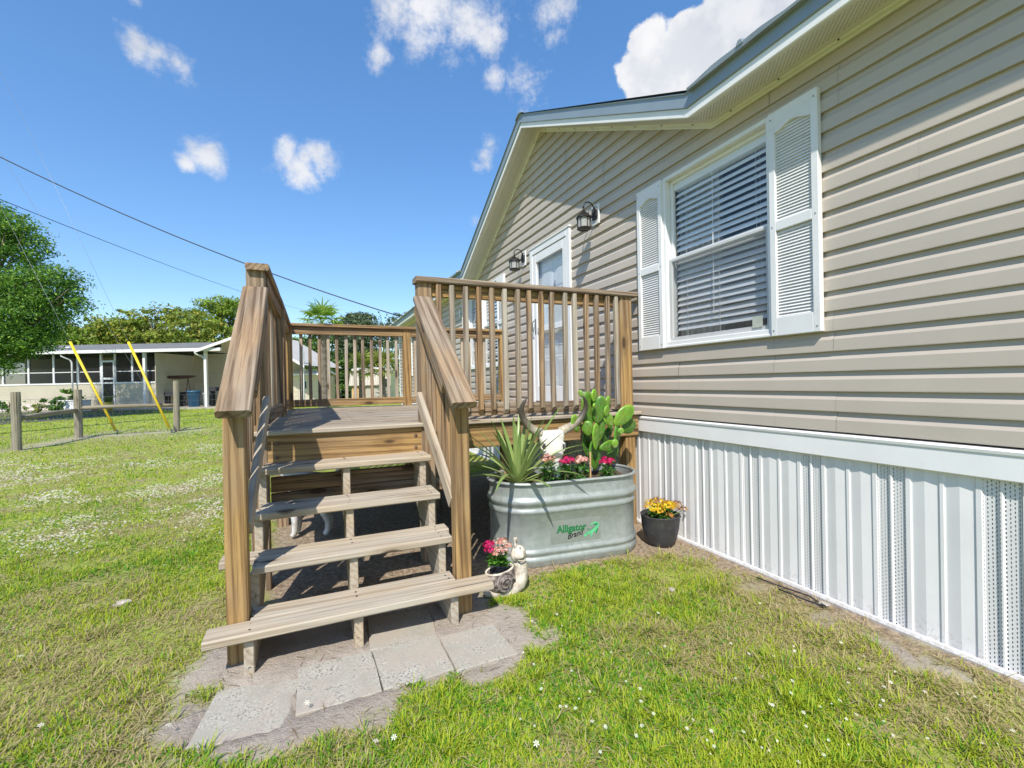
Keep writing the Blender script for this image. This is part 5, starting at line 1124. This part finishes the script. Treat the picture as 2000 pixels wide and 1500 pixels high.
MB().tube([(PB_.x, PB_.y, -.1), (PB_.x, PB_.y, 10.3)], [.15, .11], 12).obj('shaft', M['bark'], pole, True)
MB().box((PB_.x-.9, PB_.y-.05, 9.7), (PB_.x+.25, PB_.y+.05, 9.82)).obj('crossarm', M['post_wood'], pole)
MB().lathe([(.03, 9.82), (.05, 9.86), (.03, 9.9), (.05, 9.94), (.02, 10.0)], (PB_.x+.2, PB_.y, 0), 10).obj('insulator', M['dark_thing'], pole)
def wire(name, pts, r, mat, label, cat='cable'): return tag(MB().tube(pts, r, 6).obj(name, mat, None, True), label, cat)
def sag(a, b, s, n=24): return [a.lerp(b, i/n)+Vector((0, 0, -s*4*(i/n)*(1-i/n))) for i in range(n+1)]
up = lambda z: Vector((PB_.x, PB_.y, z))
A1 = at(229, 847, 'z', 0); A2 = at(335, 846, 'z', 0)
def hit(anchor, px, py):           # pole height that makes a guy from the anchor pass over the given sight line
    best = min(np.arange(3, 14, .05), key=lambda z: dist_px(anchor, up(z), px, py)); return up(best)
def prj(p): d = p-Vector((0, 0, H)); return 1000+FPX*d.dot(CR)/d.dot(CF), 750-FPX*d.dot(CU)/d.dot(CF)
def dist_px(a, b, px, py):
    (x0, y0), (x1, y1) = prj(a), prj(b); return abs((x1-x0)*(y0-py)-(x0-px)*(y1-y0))/math.hypot(x1-x0, y1-y0)
T1 = hit(A1, 48, 494); T2 = hit(A2, 100, 350); T3 = hit(A2, 100, 462)
for a, b, lab in ((A1, T1, 'thin steel guy wire running into the left yellow guard'), (A2, T2, 'thin steel guy wire running into the right yellow guard'), (A2+Vector((.05, 0, 0)), T3, 'bare steel guy wire between the two yellow guards')): wire('guy_wire', [a+Vector((0, 0, .02)), b], .0032, M['steel'], lab, 'guy wire')
for a, b, py, lab in ((A1, T1, 668, 'yellow plastic guy wire guard, left of the two'), (A2, T2, 668, 'yellow plastic guy wire guard, right of the two, beside a fence post')):
    u = max(.05, (847-py)/(847-prj(b)[1]))
    best = min(np.arange(.02, .6, .002), key=lambda q: abs(prj(a.lerp(b, q))[1]-py)); e = a.lerp(b, best); s0 = a.lerp(b, .012)
    t = thing('guy_guard', a, lab, 'guy guard', 'yellow guy wire guards'); MB().tube([s0, e], .030, 8).obj('guard', M['yellow'], t, True); MB().tube([a+Vector((0, 0, -.1)), a+Vector((0, 0, .10))], .022, 8).obj('anchor_rod', M['grey_metal'], t)
ce = Vector((2.12, 12.6, 3.02)); wire('service_cable', sag(up(7.75), ce, .28), .016, M['cable'], 'thick black service cable sagging from the pole to the house')
wire('thin_cable', sag(up(6.55), dp(606, 608, 46), .35), .010, M['cable'], 'thin black cable crossing the sky below the service cable')
# ================================================================ NEIGHBOUR'S HOUSE
DN = 26.; RZ = -math.atan2(.399349, .916580); NB = Matrix.Translation(dp(1000, 750, DN)*1.0) @ Matrix.Rotation(RZ, 4, 'Z'); NB.translation.z = 0
def nb():
    t = thing('neighbour_house', NB.translation, 'long cream single storey house with grey shingle roof and screened porch', 'house', rz=RZ); S = DN/FPX
    X = lambda px: (px-1000)*S
    hz = lambda px: 766.9-.0198*px
    Zp = lambda py, px=200: H+(hz(px)-py)*S
    cx = lambda c: X(c/4.1667); cz = lambda c, px=200: Zp(560+c/4.1667, px)
    def bx(name, x0, x1, y0, y1, z0, z1, mat, par=None): return MB().box((x0, y0, z0), (x1, y1, z1)).obj(name, M[mat], par or t, M4=NB)
    ze = cz(545); zs = cz(785)
    bx('slab', X(-60), X(600), -.6, 6, -.1, .10, 'concrete')
    bx('wall', X(-60), cx(640), .02, .14, .45, zs-.02, 'cream_siding'); bx('base_course', X(-60), cx(640), .0, .16, .1, .45, 'brick')
    bx('wall', cx(640), cx(1265), .02, .14, .1, zs-.02, 'cream_siding')
    bx('wall', cx(1265), X(545), 3.2, 3.34, .1, ze+.1, 'cream_siding'); bx('wall', cx(1262), cx(1268), .02, 3.3, .1, ze, 'cream_siding'); bx('wall', X(-60), cx(1265), 3.0, 3.1, .1, ze, 'cream_siding')
    bx('porch_sill', X(-60), cx(1265), -.01, .17, zs-.03, zs+.05, 'white_trim')
    for c in (20, 230, 435, 630, 820, 935, 1075): bx('porch_post', cx(c)-.05, cx(c)+.05, .02, .12, zs+.05, ze, 'white_trim')
    for a, b in ((-240, 20), (20, 230), (230, 435), (435, 630), (640, 820), (935, 1075), (1075, 1265)):
        x0, x1 = cx(a)+.05, cx(b)-.05; add('porch_screen', [(x0, .07, zs), (x1, .07, zs), (x1, .07, ze), (x0, .07, ze)], [[0, 1, 2, 3]], M['porch_screen'], t, M4=NB); bx('screen_rail', x0, x1, .05, .09, cz(690)-.02, cz(690)+.02, 'white_trim')
    d = MB(); x0, x1, z0, z1 = cx(830), cx(938), .25, cz(600)
    d.box((x0, -.03, z0), (x0+.09, .015, z1)); d.box((x1-.09, -.03, z0), (x1, .015, z1)); d.box((x0+.09, -.03, z1-.1), (x1-.09, .015, z1)); d.box((x0+.09, -.03, cz(755)), (x1-.09, .015, cz(740))); d.box((x0+.09, -.03, z0), (x1-.09, .015, z0+.1)); dr = d.obj('screen_door', M['white_trim'], t, M4=NB); add('door_screen', [(x0, -.005, z0), (x1, -.005, z0), (x1, -.005, z1), (x0, -.005, z1)], [[0, 1, 2, 3]], M['porch_screen'], dr, M4=NB)
    w = bx('window', cx(1765), cx(1795), 3.14, 3.19, cz(700), cz(592), 'white_trim'); bx('pane', cx(1768), cx(1790), 3.12, 3.135, cz(695), cz(598), 'dark_thing', w)
    for c in (1214, 1706): bx('carport_post', cx(c)-.07, cx(c)+.07, -.35, -.21, .1, ze, 'white_trim')
    bx('carport_post', X(597)-.06, X(597)+.06, -.35, -.23, .1, ze-.1, 'white_trim')
    bx('gutter', X(-70), X(445), -.62, -.44, ze, ze+.17, 'white_trim')
    for c in (600, 1668): MB().tube([(cx(c)-.2, -.5, ze+.02), (cx(c)-.18, -.5, ze-.12), (cx(c)+.12, -.3, ze-.32), (cx(c)+.17, -.25, ze-.5), (cx(c)+.17, -.25, .15)], .045, 8).obj('downspout', M['white_trim'], t, True, NB)
    zr = cz(470)*1.0; rz_ = H+(766.9-.0198*200-672.5)*(DN+4.5)/FPX
    def rs(name, pts, mat): add(name, pts, [list(range(len(pts)))], M[mat], t, M4=NB)
    th = .02
    rs('roof', [(X(-70), -.6, ze+.17), (X(445), -.6, ze+.17), (X(445)*1.17, 4.5, rz_), (X(-70)*1.17, 4.5, rz_)], 'shingle'); rs('roof', [(X(-70)*1.17, 4.5, rz_-.01), (X(445)*1.17, 4.5, rz_-.01), (X(445)*1.2, 9.5, ze), (X(-70)*1.2, 9.5, ze)], 'shingle')
    # lower carport roof on the right, with a gable towards the camera
    a = X(398); b = X(606); m_ = X(500); zb = ze+.05; zp = ze+1.05
    rs('carport_roof', [(a, -.7, zb), (m_, -.7, zp), (m_, 5, zp), (a, 5, zb)], 'shed_metal'); rs('carport_roof', [(m_, -.7, zp), (b, -.7, Zp(714, 600)), (b, 5, Zp(714, 600)), (m_, 5, zp)], 'shed_metal')
    MB().loft([[(a, -.74, zb-.16), (a, -.74, zb), (m_, -.74, zp), (m_, -.74, zp-.16)], [(a, -.68, zb-.16), (a, -.68, zb), (m_, -.68, zp), (m_, -.68, zp-.16)]]).obj('bargeboard', M['white_trim'], t, M4=NB); MB().loft([[(m_, -.74, zp-.16), (m_, -.74, zp), (b, -.74, Zp(714, 600)), (b, -.74, Zp(719, 600))], [(m_, -.68, zp-.16), (m_, -.68, zp), (b, -.68, Zp(714, 600)), (b, -.68, Zp(719, 600))]]).obj('bargeboard', M['white_trim'], t, M4=NB)
    for c in (428, 1660): MB().lathe([(.10, 0), (.10, .14), (.15, .15), (.15, .22), (.05, .24)], (cx(c), 1.0 if c < 1000 else 3.3, ze+(.30 if c < 1000 else .72)), 10).obj('roof_vent', M['white_trim'], t, True, NB)
    # things kept on the porch and carport
    def th_(name, label, cat, x, y=-1.2, z=.1): return thing(name, NB @ Vector((x, y, z)), label, cat, rz=RZ)
    def part(m, name, mat, par, smooth=False): m.obj(name, M[mat], par, smooth, NB)
    x0, x1 = cx(680), cx(858); o = th_('storage_box', 'white lidded storage box in front of the neighbour\'s porch', 'box', (x0+x1)/2); part(MB().box((x0, -1.5, .02), (x1, -.9, .60)), 'box', 'white_box', o); part(MB().box((x0-.03, -1.53, .60), (x1+.03, -.87, .66)), 'lid', 'white_box', o)
    o = th_('kayak', 'dark brown kayak resting on a stand under the carport', 'kayak', cx(1380), 1.0); part(MB().tube([(cx(1190), 1, cz(738)), (cx(1250), 1, cz(742)), (cx(1350), 1, cz(744)), (cx(1440), 1, cz(742)), (cx(1500), 1, cz(736))], [.03, .14, .20, .16, .03], 10, flat=.55), 'hull', 'kayak', o, True)
    for c in (1240, 1430): part(MB().tube([(cx(c)-.25, 1, .1), (cx(c), 1, cz(752)), (cx(c)+.25, 1, .1)], .03, 6), 'stand', 'dark_thing', o)
    for c, w_, zt, mat, lab in ((1537, 48, 862, 'blue_plastic', 'blue plastic bin under the neighbour\'s carport'), (1055, 24, 865, 'teal_plastic', 'teal plastic bin beside the neighbour\'s porch'), (1170, 20, 850, 'blue_plastic', 'small dark blue bin behind the carport post'), (1635, 22, 880, 'grey_plastic', 'grey bucket right of the blue bin')):
        xx = cx(c); rw = w_/4.1667*S; o = th_('storage_bin', lab, 'bin', xx, .4); part(MB().lathe([(rw*.8, .1), (rw, cz(zt)-.06), (rw*1.06, cz(zt)-.05), (rw*1.06, cz(zt)), (rw*.9, cz(zt)), (rw*.7, .2)], (xx, .4, 0), 14), 'bin', mat, o, True)
    for c, w_, zt, lab in ((1700, 60, 835, 'dark covered grill at the right of the carport'), (1330, 70, 870, 'dark folded furniture under the kayak'), (960, 50, 880, 'dark wooden bench beside the porch door')):
        xx = cx(c); rw = w_/4.1667*S; o = th_('garden_furniture', lab, 'furniture', xx, .8); z = cz(zt)
        part(MB().box((xx-rw, .6, z-.22), (xx+rw, 1.1, z)), 'top', 'dark_thing', o); 
        for sx in (-.85, .8): part(MB().box((xx+rw*sx-.03, .65, .1), (xx+rw*sx+.03, 1.05, z-.22)), 'leg', 'dark_thing', o)
nb()
# ================================================================ TREES
def tree(name, label, base, blobs, n, leaf, cols, trunk=.2, cat='tree', seed=1, clump=.35, group=None, limbs=6, flatk=.55, shell=.55):
    """blobs: (centre offset, radius xyz). Leaves gather in clumps near the blob surfaces"""
    r = np.random.default_rng(seed); base = Vector(base); t = thing(name, base, label, cat, group); g = random.Random(seed)
    vol = np.array([b[1][0]*b[1][1]*b[1][2] for b in blobs])**.75; vol = vol/vol.sum(); P = []; NN = []; TT = []
    for (c, rad), v in zip(blobs, vol):
        k = max(6, int(n*v)); ncl = max(5, int(k/42)); d = r.normal(size=(ncl, 3)); d /= np.linalg.norm(d, axis=1)[:, None]; f = 1-(1-shell)*r.random(ncl)**1.6
        cc = d*f[:, None]*np.array(rad); w = r.integers(0, ncl, k); cs = clump*(.6+.8*r.random(ncl)); q = r.normal(size=(k, 3)); off = q*cs[w][:, None]*np.array([1, 1, flatk])*.55
        P.append(cc[w]+off+np.array(c)); NN.append(d[w]*.5+r.normal(size=(k, 3))*.6+np.array([0, 0, .35])); TT.append(np.stack([r.random(ncl)[w], r.random(k)], 1))
    P = np.concatenate(P)+np.array(base); NN = np.concatenate(NN); NN /= np.linalg.norm(NN, axis=1)[:, None]; TT = np.concatenate(TT); k = len(P)
    a = np.cross(NN, r.normal(size=(k, 3))); a /= np.linalg.norm(a, axis=1)[:, None]; b = np.cross(NN, a); s = leaf*(.6+.8*r.random(k))[:, None]
    V = np.stack([P-a*s, P-b*s*.5, P+a*s, P+b*s*.5], 1).reshape(-1, 3); ok = np.repeat(V.reshape(k, 4, 3)[:, :, 2].min(1) > .02, 4)
    ca, cb, cc_ = [np.array(c) for c in cols]; u = TT[:, :1]; col = ca*(1-u)+cb*u; col = np.where(TT[:, 1:] > .86, cc_, col)*(.75+.5*TT[:, 1:])
    C4 = np.ones((k, 4, 4)); C4[:, :, :3] = col[:, None]
    me = npmesh('crown', V, np.arange(4*k).reshape(-1, 4), M['veg'], C4.reshape(-1, 4)); inst('crown', me, None, t)
    if trunk:
        hc = min(c[2] for c, _ in blobs); m = MB(); top = Vector((blobs[0][0][0]*.5, blobs[0][0][1]*.5, hc)); m.tube([base+Vector((0, 0, -.1)), base+top*.5+Vector((g.uniform(-.1, .1), 0, 0)), base+top], [trunk*1.15, trunk*.9, trunk*.7], 9)
        for c, rad in blobs[:limbs+4]:
            e = Vector(c)+Vector((g.uniform(-.3, .3)*rad[0], g.uniform(-.3, .3)*rad[1], .3*rad[2])); mid = top.lerp(e, .5)+Vector((0, 0, .08*rad[2])); m.tube([base+top*.92, base+mid, base+e], [trunk*.5, trunk*.33, trunk*.1], 6)
            for q in range(3): f = e+Vector((g.uniform(-.7, .7)*rad[0], g.uniform(-.7, .7)*rad[1], g.uniform(-.2, .6)*rad[2])); m.tube([base+mid, base+mid.lerp(f, .5)+Vector((0, 0, .05)), base+f], [trunk*.25, trunk*.16, trunk*.05], 5)
        m.obj('trunk', M['bark'], t, True)
    return t
def blob(px, py, D, r, rz=None, base=None):
    p = dp(px, py, D); p = p-base; return (tuple(p), (r, r, rz or r))
OAK = ((.05, .14, .02), (.15, .30, .035), (.24, .38, .05)); YG = ((.16, .245, .03), (.30, .36, .045), (.36, .30, .06)); PINE = ((.18, .29, .03), (.36, .47, .055), (.12, .20, .03)); DK = ((.045, .11, .025), (.11, .20, .04), (.17, .28, .06)); GRY = ((.07, .11, .05), (.15, .20, .10), (.20, .26, .14))
b0 = dp(-75, 790, 18); b0.z = 0
tree('oak_tree', 'large dense dark green tree at the left edge in front of the neighbour\'s roof', b0, [blob(x, y, D, r, rz, b0) for x, y, D, r, rz in ((0, 600, 18, 1.9, 1.5), (-60, 520, 18.5, 2.2, 1.8), (20, 470, 18, 1.1, .9), (0, 440, 18.3, 1.0, .8), (85, 560, 17.7, 1.15, .8), (115, 590, 17.6, .9, .55), (60, 620, 17.5, 1.3, .8), (20, 660, 17.4, 1.3, .7), (-40, 680, 17.4, 1.4, .8), (110, 545, 18, .7, .45), (-80, 430, 19, 1.6, 1.3), (60, 670, 17.3, .7, .4), (-20, 715, 17, .6, .4))], 78000, .052, OAK, .24, seed=2, clump=.34)
for i, (px, py, D, r, rz, cl, lab, lf) in enumerate(((185, 655, 36, 1.7, 1.4, YG, 'yellow green bushy tree behind the left end of the neighbour\'s roof', .13), (250, 648, 37, 1.9, 1.7, YG, 'rusty yellow green tree behind the middle of the neighbour\'s roof', .13), (315, 640, 37, 2.1, 1.8, YG, 'tallest rusty yellow tree behind the neighbour\'s roof', .13), (380, 648, 36, 1.9, 1.6, YG, 'olive bushy tree behind the right of the neighbour\'s roof', .13), (130, 668, 34, 1.3, 1.0, PINE, 'light green bush beside the big dark tree', .12))):
    p = dp(px, 780, D); p.z = 0; z = dp(px, py, D).z; tree('bushy_tree', lab, p, [((0, 0, z), (r*1.25, r, rz)), ((-r*.8, .3, z-.6), (r*.8, r*.8, rz*.8)), ((r*.8, -.2, z-.5), (r*.8, r*.8, rz*.8)), ((0, 0, z-1.8), (r*1.3, r, 1.6)), ((r*.3, 0, z+rz*.55), (r*.5, r*.5, rz*.4))], 6500, lf, cl, .14, seed=20+i, clump=.42, group='trees behind the neighbouring house')
p = dp(432, 780, 40); p.z = 0
tree('pine_tree', 'light green spreading pine tree behind the neighbour\'s house', p, [blob(x, y, 40, r, rz, p) for x, y, r, rz in ((430, 594, 1.7, .6), (402, 616, 1.4, .6), (462, 606, 1.6, .6), (440, 634, 1.5, .6), (395, 650, 1.0, .6), (470, 650, 1.2, .6), (430, 680, 1.5, .8))], 14000, .10, PINE, .2, seed=40, clump=.4)
for i, (px, py, D, r, rz, cl, lab, n_) in enumerate(((590, 690, 44, 2.4, 2.4, PINE, 'bright green tree seen through the left of the back railing', 6000), (640, 690, 40, 2.2, 3.0, DK, 'dark green tree directly behind the tall palm', 7000), (690, 640, 40, 1.5, 1.7, GRY, 'grey green oak rising above the back railing', 6000), (715, 660, 38, 1.6, 2.4, GRY, 'grey green oak just right of the tall palm', 6500), (665, 730, 37, 1.6, 2.2, DK, 'dark shady tree behind the small barn shed', 6500), (790, 640, 52, 2.2, 2.2, GRY, 'distant grey green tree above the house corner', 6000), (775, 715, 46, 1.8, 2.0, DK, 'distant dark tree beside the house corner', 4000), (550, 720, 46, 2.6, 2.0, DK, 'dark green tree behind the cream shed', 4500))):
    p = dp(px, 780, D); p.z = 0; z = dp(px, py, D).z; tree('shade_tree', lab, p, [((0, 0, z), (r*.9, r, rz*.8)), ((-r*.6, .3, z-rz*.4), (r*.7, r*.8, rz*.7)), ((r*.6, -.2, z-rz*.35), (r*.7, r*.8, rz*.7)), ((0, 0, max(1, z-rz)), (r, r, rz*.7)), ((r*.25, 0, z+rz*.5), (r*.55, r*.5, rz*.4))], n_, .13, cl, .16, seed=60+i, clump=.4, group='trees behind the deck')
# fan palms
def fan_palm(name, label, base, h, trunk_r, n, L, cols, seed, droop=1.0, skirt=0):
    g = random.Random(seed); t = thing(name, base, label, 'palm tree'); top = Vector(base)+Vector((0, 0, h))
    if h > 1:
        prof = []
        for i in range(26): u = i/25; prof.append((trunk_r*(1.25-.35*u+.10*(i % 2)+(0.5*max(0, u-.75))), u*h))
        MB().lathe(prof, base, 12).obj('trunk', M['bark'], t)
    for k in range(n):
        az = k*2.39996; el = 1.35-1.9*(k/n)**.85*droop+g.uniform(-.1, .1); d = Vector((math.cos(az)*math.cos(el), math.sin(az)*math.cos(el), math.sin(el))); b = LB(); c = mixc(cols[0], cols[1], g.random()) if k < n-skirt else (.30, .24, .12)
        pe = L*.55; e = top+d*pe; side = d.cross(Vector((0, 0, 1))); side = side.normalized() if side.length > .01 else Vector((1, 0, 0)); b.blade(top, d, (0, 0, 1), pe, .05, .15, c, c, 2, .1, .9); nn = side.cross(d)
        for j in range(11):
            a = (j/10-.5)*3.7; q = (d*math.cos(a)+side*math.sin(a)+nn*.12).normalized(); b.blade(e, q, nn, L*g.uniform(.48, .62)*(1-.18*abs(a)/1.85), .12, g.uniform(.7, 1.4), c, tuple(x*1.25 for x in c), 4, .3)
        b.obj('frond', M['veg'], t, False)
PG = ((.14, .25, .04), (.30, .42, .07))
p = dp(632, 790, 24); p.z = 0; fan_palm('fan_palm', 'tall fan palm with a shaggy trunk rising above the back railing', p, 4.45, .20, 28, 1.32, PG, 3, .95, 3)
p = dp(708, 790, 27); p.z = 0; fan_palm('fan_palm', 'low bushy fan palm left of centre behind the barn shed', p, 2.1, .16, 24, 1.3, ((.14, .18, .03), (.30, .33, .07)), 5, .95)
p = dp(748, 790, 28); p.z = 0; fan_palm('fan_palm', 'low yellow green fan palm beside the house corner', p, 2.2, .16, 24, 1.35, ((.16, .19, .03), (.34, .34, .08)), 6, .95)
# shrubs at the neighbour's porch
def shrub(name, label, px, py, D, r, h, n, leaf, cols, seed):
    p = dp(px, py, D); p.z = 0; tree(name, label, p, [((0, 0, h*.6), (r, r*.8, h*.45)), ((-r*.4, 0, h*.45), (r*.6, r*.6, h*.4)), ((r*.4, 0, h*.5), (r*.6, r*.6, h*.42))], n, leaf, cols, .03, 'shrub', seed, .16)
shrub('shrub', 'leafy green shrub against the neighbour\'s porch wall', 122, 795, 24.6, .75, 1.15, 900, .10, OAK, 81); shrub('shrub', 'small leafy plant at the far left of the neighbour\'s porch', 18, 795, 24.6, .4, .75, 260, .08, OAK, 82); shrub('shrub', 'sparse low plant along the neighbour\'s brick base', 75, 795, 24.6, .6, .5, 260, .07, YG, 83)
def cycad():
    p = dp(213, 792, 24); p.z = .1; t = thing('potted_fern', p, 'arching pale green fern palm in front of the neighbour\'s porch', 'plant'); g = random.Random(2)
    for k in range(17):
        az = k*2.4; el = g.uniform(.3, 1.2); d = Vector((math.cos(az)*math.cos(el), math.sin(az)*math.cos(el), math.sin(el))); b = LB(); q = p+Vector((0, 0, .45)); side = d.cross(Vector((0, 0, 1))).normalized(); c = mixc((.16, .24, .04), (.34, .42, .10), g.random())
        for i in range(9):
            b.blade(q, d, (0, 0, 1), .13, .03, .1, c, c, 1, .1, .9)
            for s in (-1, 1): b.blade(q, (d*.4+side*s).normalized(), (0, 0, 1), .24*(1-.08*i), .05, .6, c, c, 2, .2)
            q = q+d*.125; d = (d+Vector((0, 0, -.13))).normalized()
        b.obj('frond', M['veg'], t, False)
    MB().lathe([(.14, 0), (.2, .35), (.21, .42), (.17, .42), (.15, .3)], p, 14).obj('pot', M['yellow'], t, True)
cycad()
# ================================================================ SHEDS BEHIND THE DECK
def fr_(px, D): q = dp(px, 750, D); return Matrix.Translation((q.x, q.y, 0)) @ Matrix.Rotation(RZ, 4, 'Z')
def barn():
    D = 30.; S = D/FPX; M4 = fr_(720, D); t = thing('barn_shed', M4.translation, 'small barn shed with pale gambrel metal roof and wooden doors', 'shed', rz=RZ); w0, w1 = (684-720)*S, (742-720)*S; zt = H+(753-717)*S; zk = H+(753-752)*S; dy = 2.6
    P = lambda l: [tuple(x) for x in l]
    # long roof side faces the camera; gable end to the right
    def f(name, pts, mat): add(name, pts, [list(range(len(pts)))], M[mat], t, M4=M4)
    MB().box((w0+.05, .1, 0), (w1-.02, dy, zk)).obj('wall', M['cream_siding'], t, M4=M4)
    MB().loft([[(x, -.12, zk-.03), (x, .25, zt-.15), (x, .9, zt), (x, 1.7, zt), (x, 2.4, zt-.15), (x, dy+.12, zk-.03)] for x in (w0-.05, w1+.02)]).obj('roof', M['shed_metal'], t, M4=M4)
    n = 12
    for k in range(n+1): x = w0+(w1-w0)*k/n; MB().loft([[(x-.015, -.15, zk-.03), (x+.015, -.15, zk-.03), (x+.015, .22, zt-.13), (x-.015, .22, zt-.13)], [(x-.015, -.11, zk-.03), (x+.015, -.11, zk-.03), (x+.015, .26, zt-.15), (x-.015, .26, zt-.15)]]).obj('roof_rib', M['shed_metal'], t, M4=M4)
    x0, x1 = (687-720)*S, (710-720)*S
    for k in range(9):
        x = x0+(x1-x0)*k/9; MB().box((x, .04, .15), (x+(x1-x0)/9-.012, .095, zk-.06)).obj('door_plank', M['shed_wood'], t, M4=M4)
    x0, x1 = (715-720)*S, (740-720)*S; MB().box((x0, .05, .1), (x1, .095, zk-.06)).obj('siding_panel', M['shed_metal'], t, M4=M4)
    # gable end annexe with a dark window
    a, b = w1+.03, (760-720)*S; MB().loft([[(a, .4, 0), (b, .4, 0), (b, .4, zt-.35), (a, .4, zt-.02)], [(a, dy, 0), (b, dy, 0), (b, dy, zt-.35), (a, dy, zt-.02)]]).obj('gable_end', M['cream_siding'], t, M4=M4)
    w = MB().box((a+.16, .34, .95), (a+.52, .395, 1.62)).obj('window', M['white_trim'], t, M4=M4); MB().box((a+.20, .32, 1.0), (a+.48, .335, 1.57)).obj('pane', M['dark_thing'], w, M4=M4)
barn()
def cream_shed():
    D = 27.; S = D/FPX; M4 = fr_(600, D); t = thing('garden_shed', M4.translation, 'cream sided shed with white eave seen through the left of the back railing', 'shed', rz=RZ); a, b = (545-600)*S, (622-600)*S; zt = H+(755-733)*S
    MB().box((a, 0, 0), (b, 2.5, zt)).obj('wall', M['cream_siding'], t, M4=M4); MB().loft([[(a-.2, -.25, zt), (b+.15, -.25, zt), (b+.15, -.25, zt+.1), (a-.2, -.25, zt+.1)], [(a-.2, 1.2, zt+.25), (b+.15, 1.2, zt+.25), (b+.15, 1.2, zt+.35), (a-.2, 1.2, zt+.35)], [(a-.2, 2.7, zt), (b+.15, 2.7, zt), (b+.15, 2.7, zt+.1), (a-.2, 2.7, zt+.1)]]).obj('roof', M['white_trim'], t, M4=M4)
    w = MB().box((-.28, -.04, .95), (.0, -.005, 1.5)).obj('window', M['white_trim'], t, M4=M4); MB().box((-.25, -.055, 1.0), (-.03, -.042, 1.45)).obj('pane', M['dark_thing'], w, M4=M4)
cream_shed()
def vehicle():
    D = 38.; S = D/FPX; M4 = fr_(650, D); t = thing('parked_trailer', M4.translation, 'distant white camper trailer between the palm trunk and the barn shed', 'trailer', rz=RZ); a, b = (632-650)*S, (690-650)*S
    MB().loft([[(a, y, .5), (b, y, .5), (b, y, 1.7), (b-.2, y, 1.95), (a+.3, y, 1.95), (a, y, 1.5)] for y in (0, 2.0)]).bev('body', M['white_box'], t, .06, M4)
    for x in (a+.5, (a+b)/2): m = MB().box((x, -.03, 1.15), (x+.45, -.005, 1.6)); m.obj('window', M['dark_thing'], t, M4=M4)
    for x in ((a+b)/2-.3, (a+b)/2+.35): MB().lathe([(.12, -.1), (.28, -.1), (.30, -.05), (.30, .05), (.28, .1), (.12, .1)], (0, 0, 0), 16).obj('wheel', M['dark_thing'], t, False, M4 @ Matrix.Translation((x, .1, .30)) @ Matrix.Rotation(math.pi/2, 4, 'X'))
vehicle()
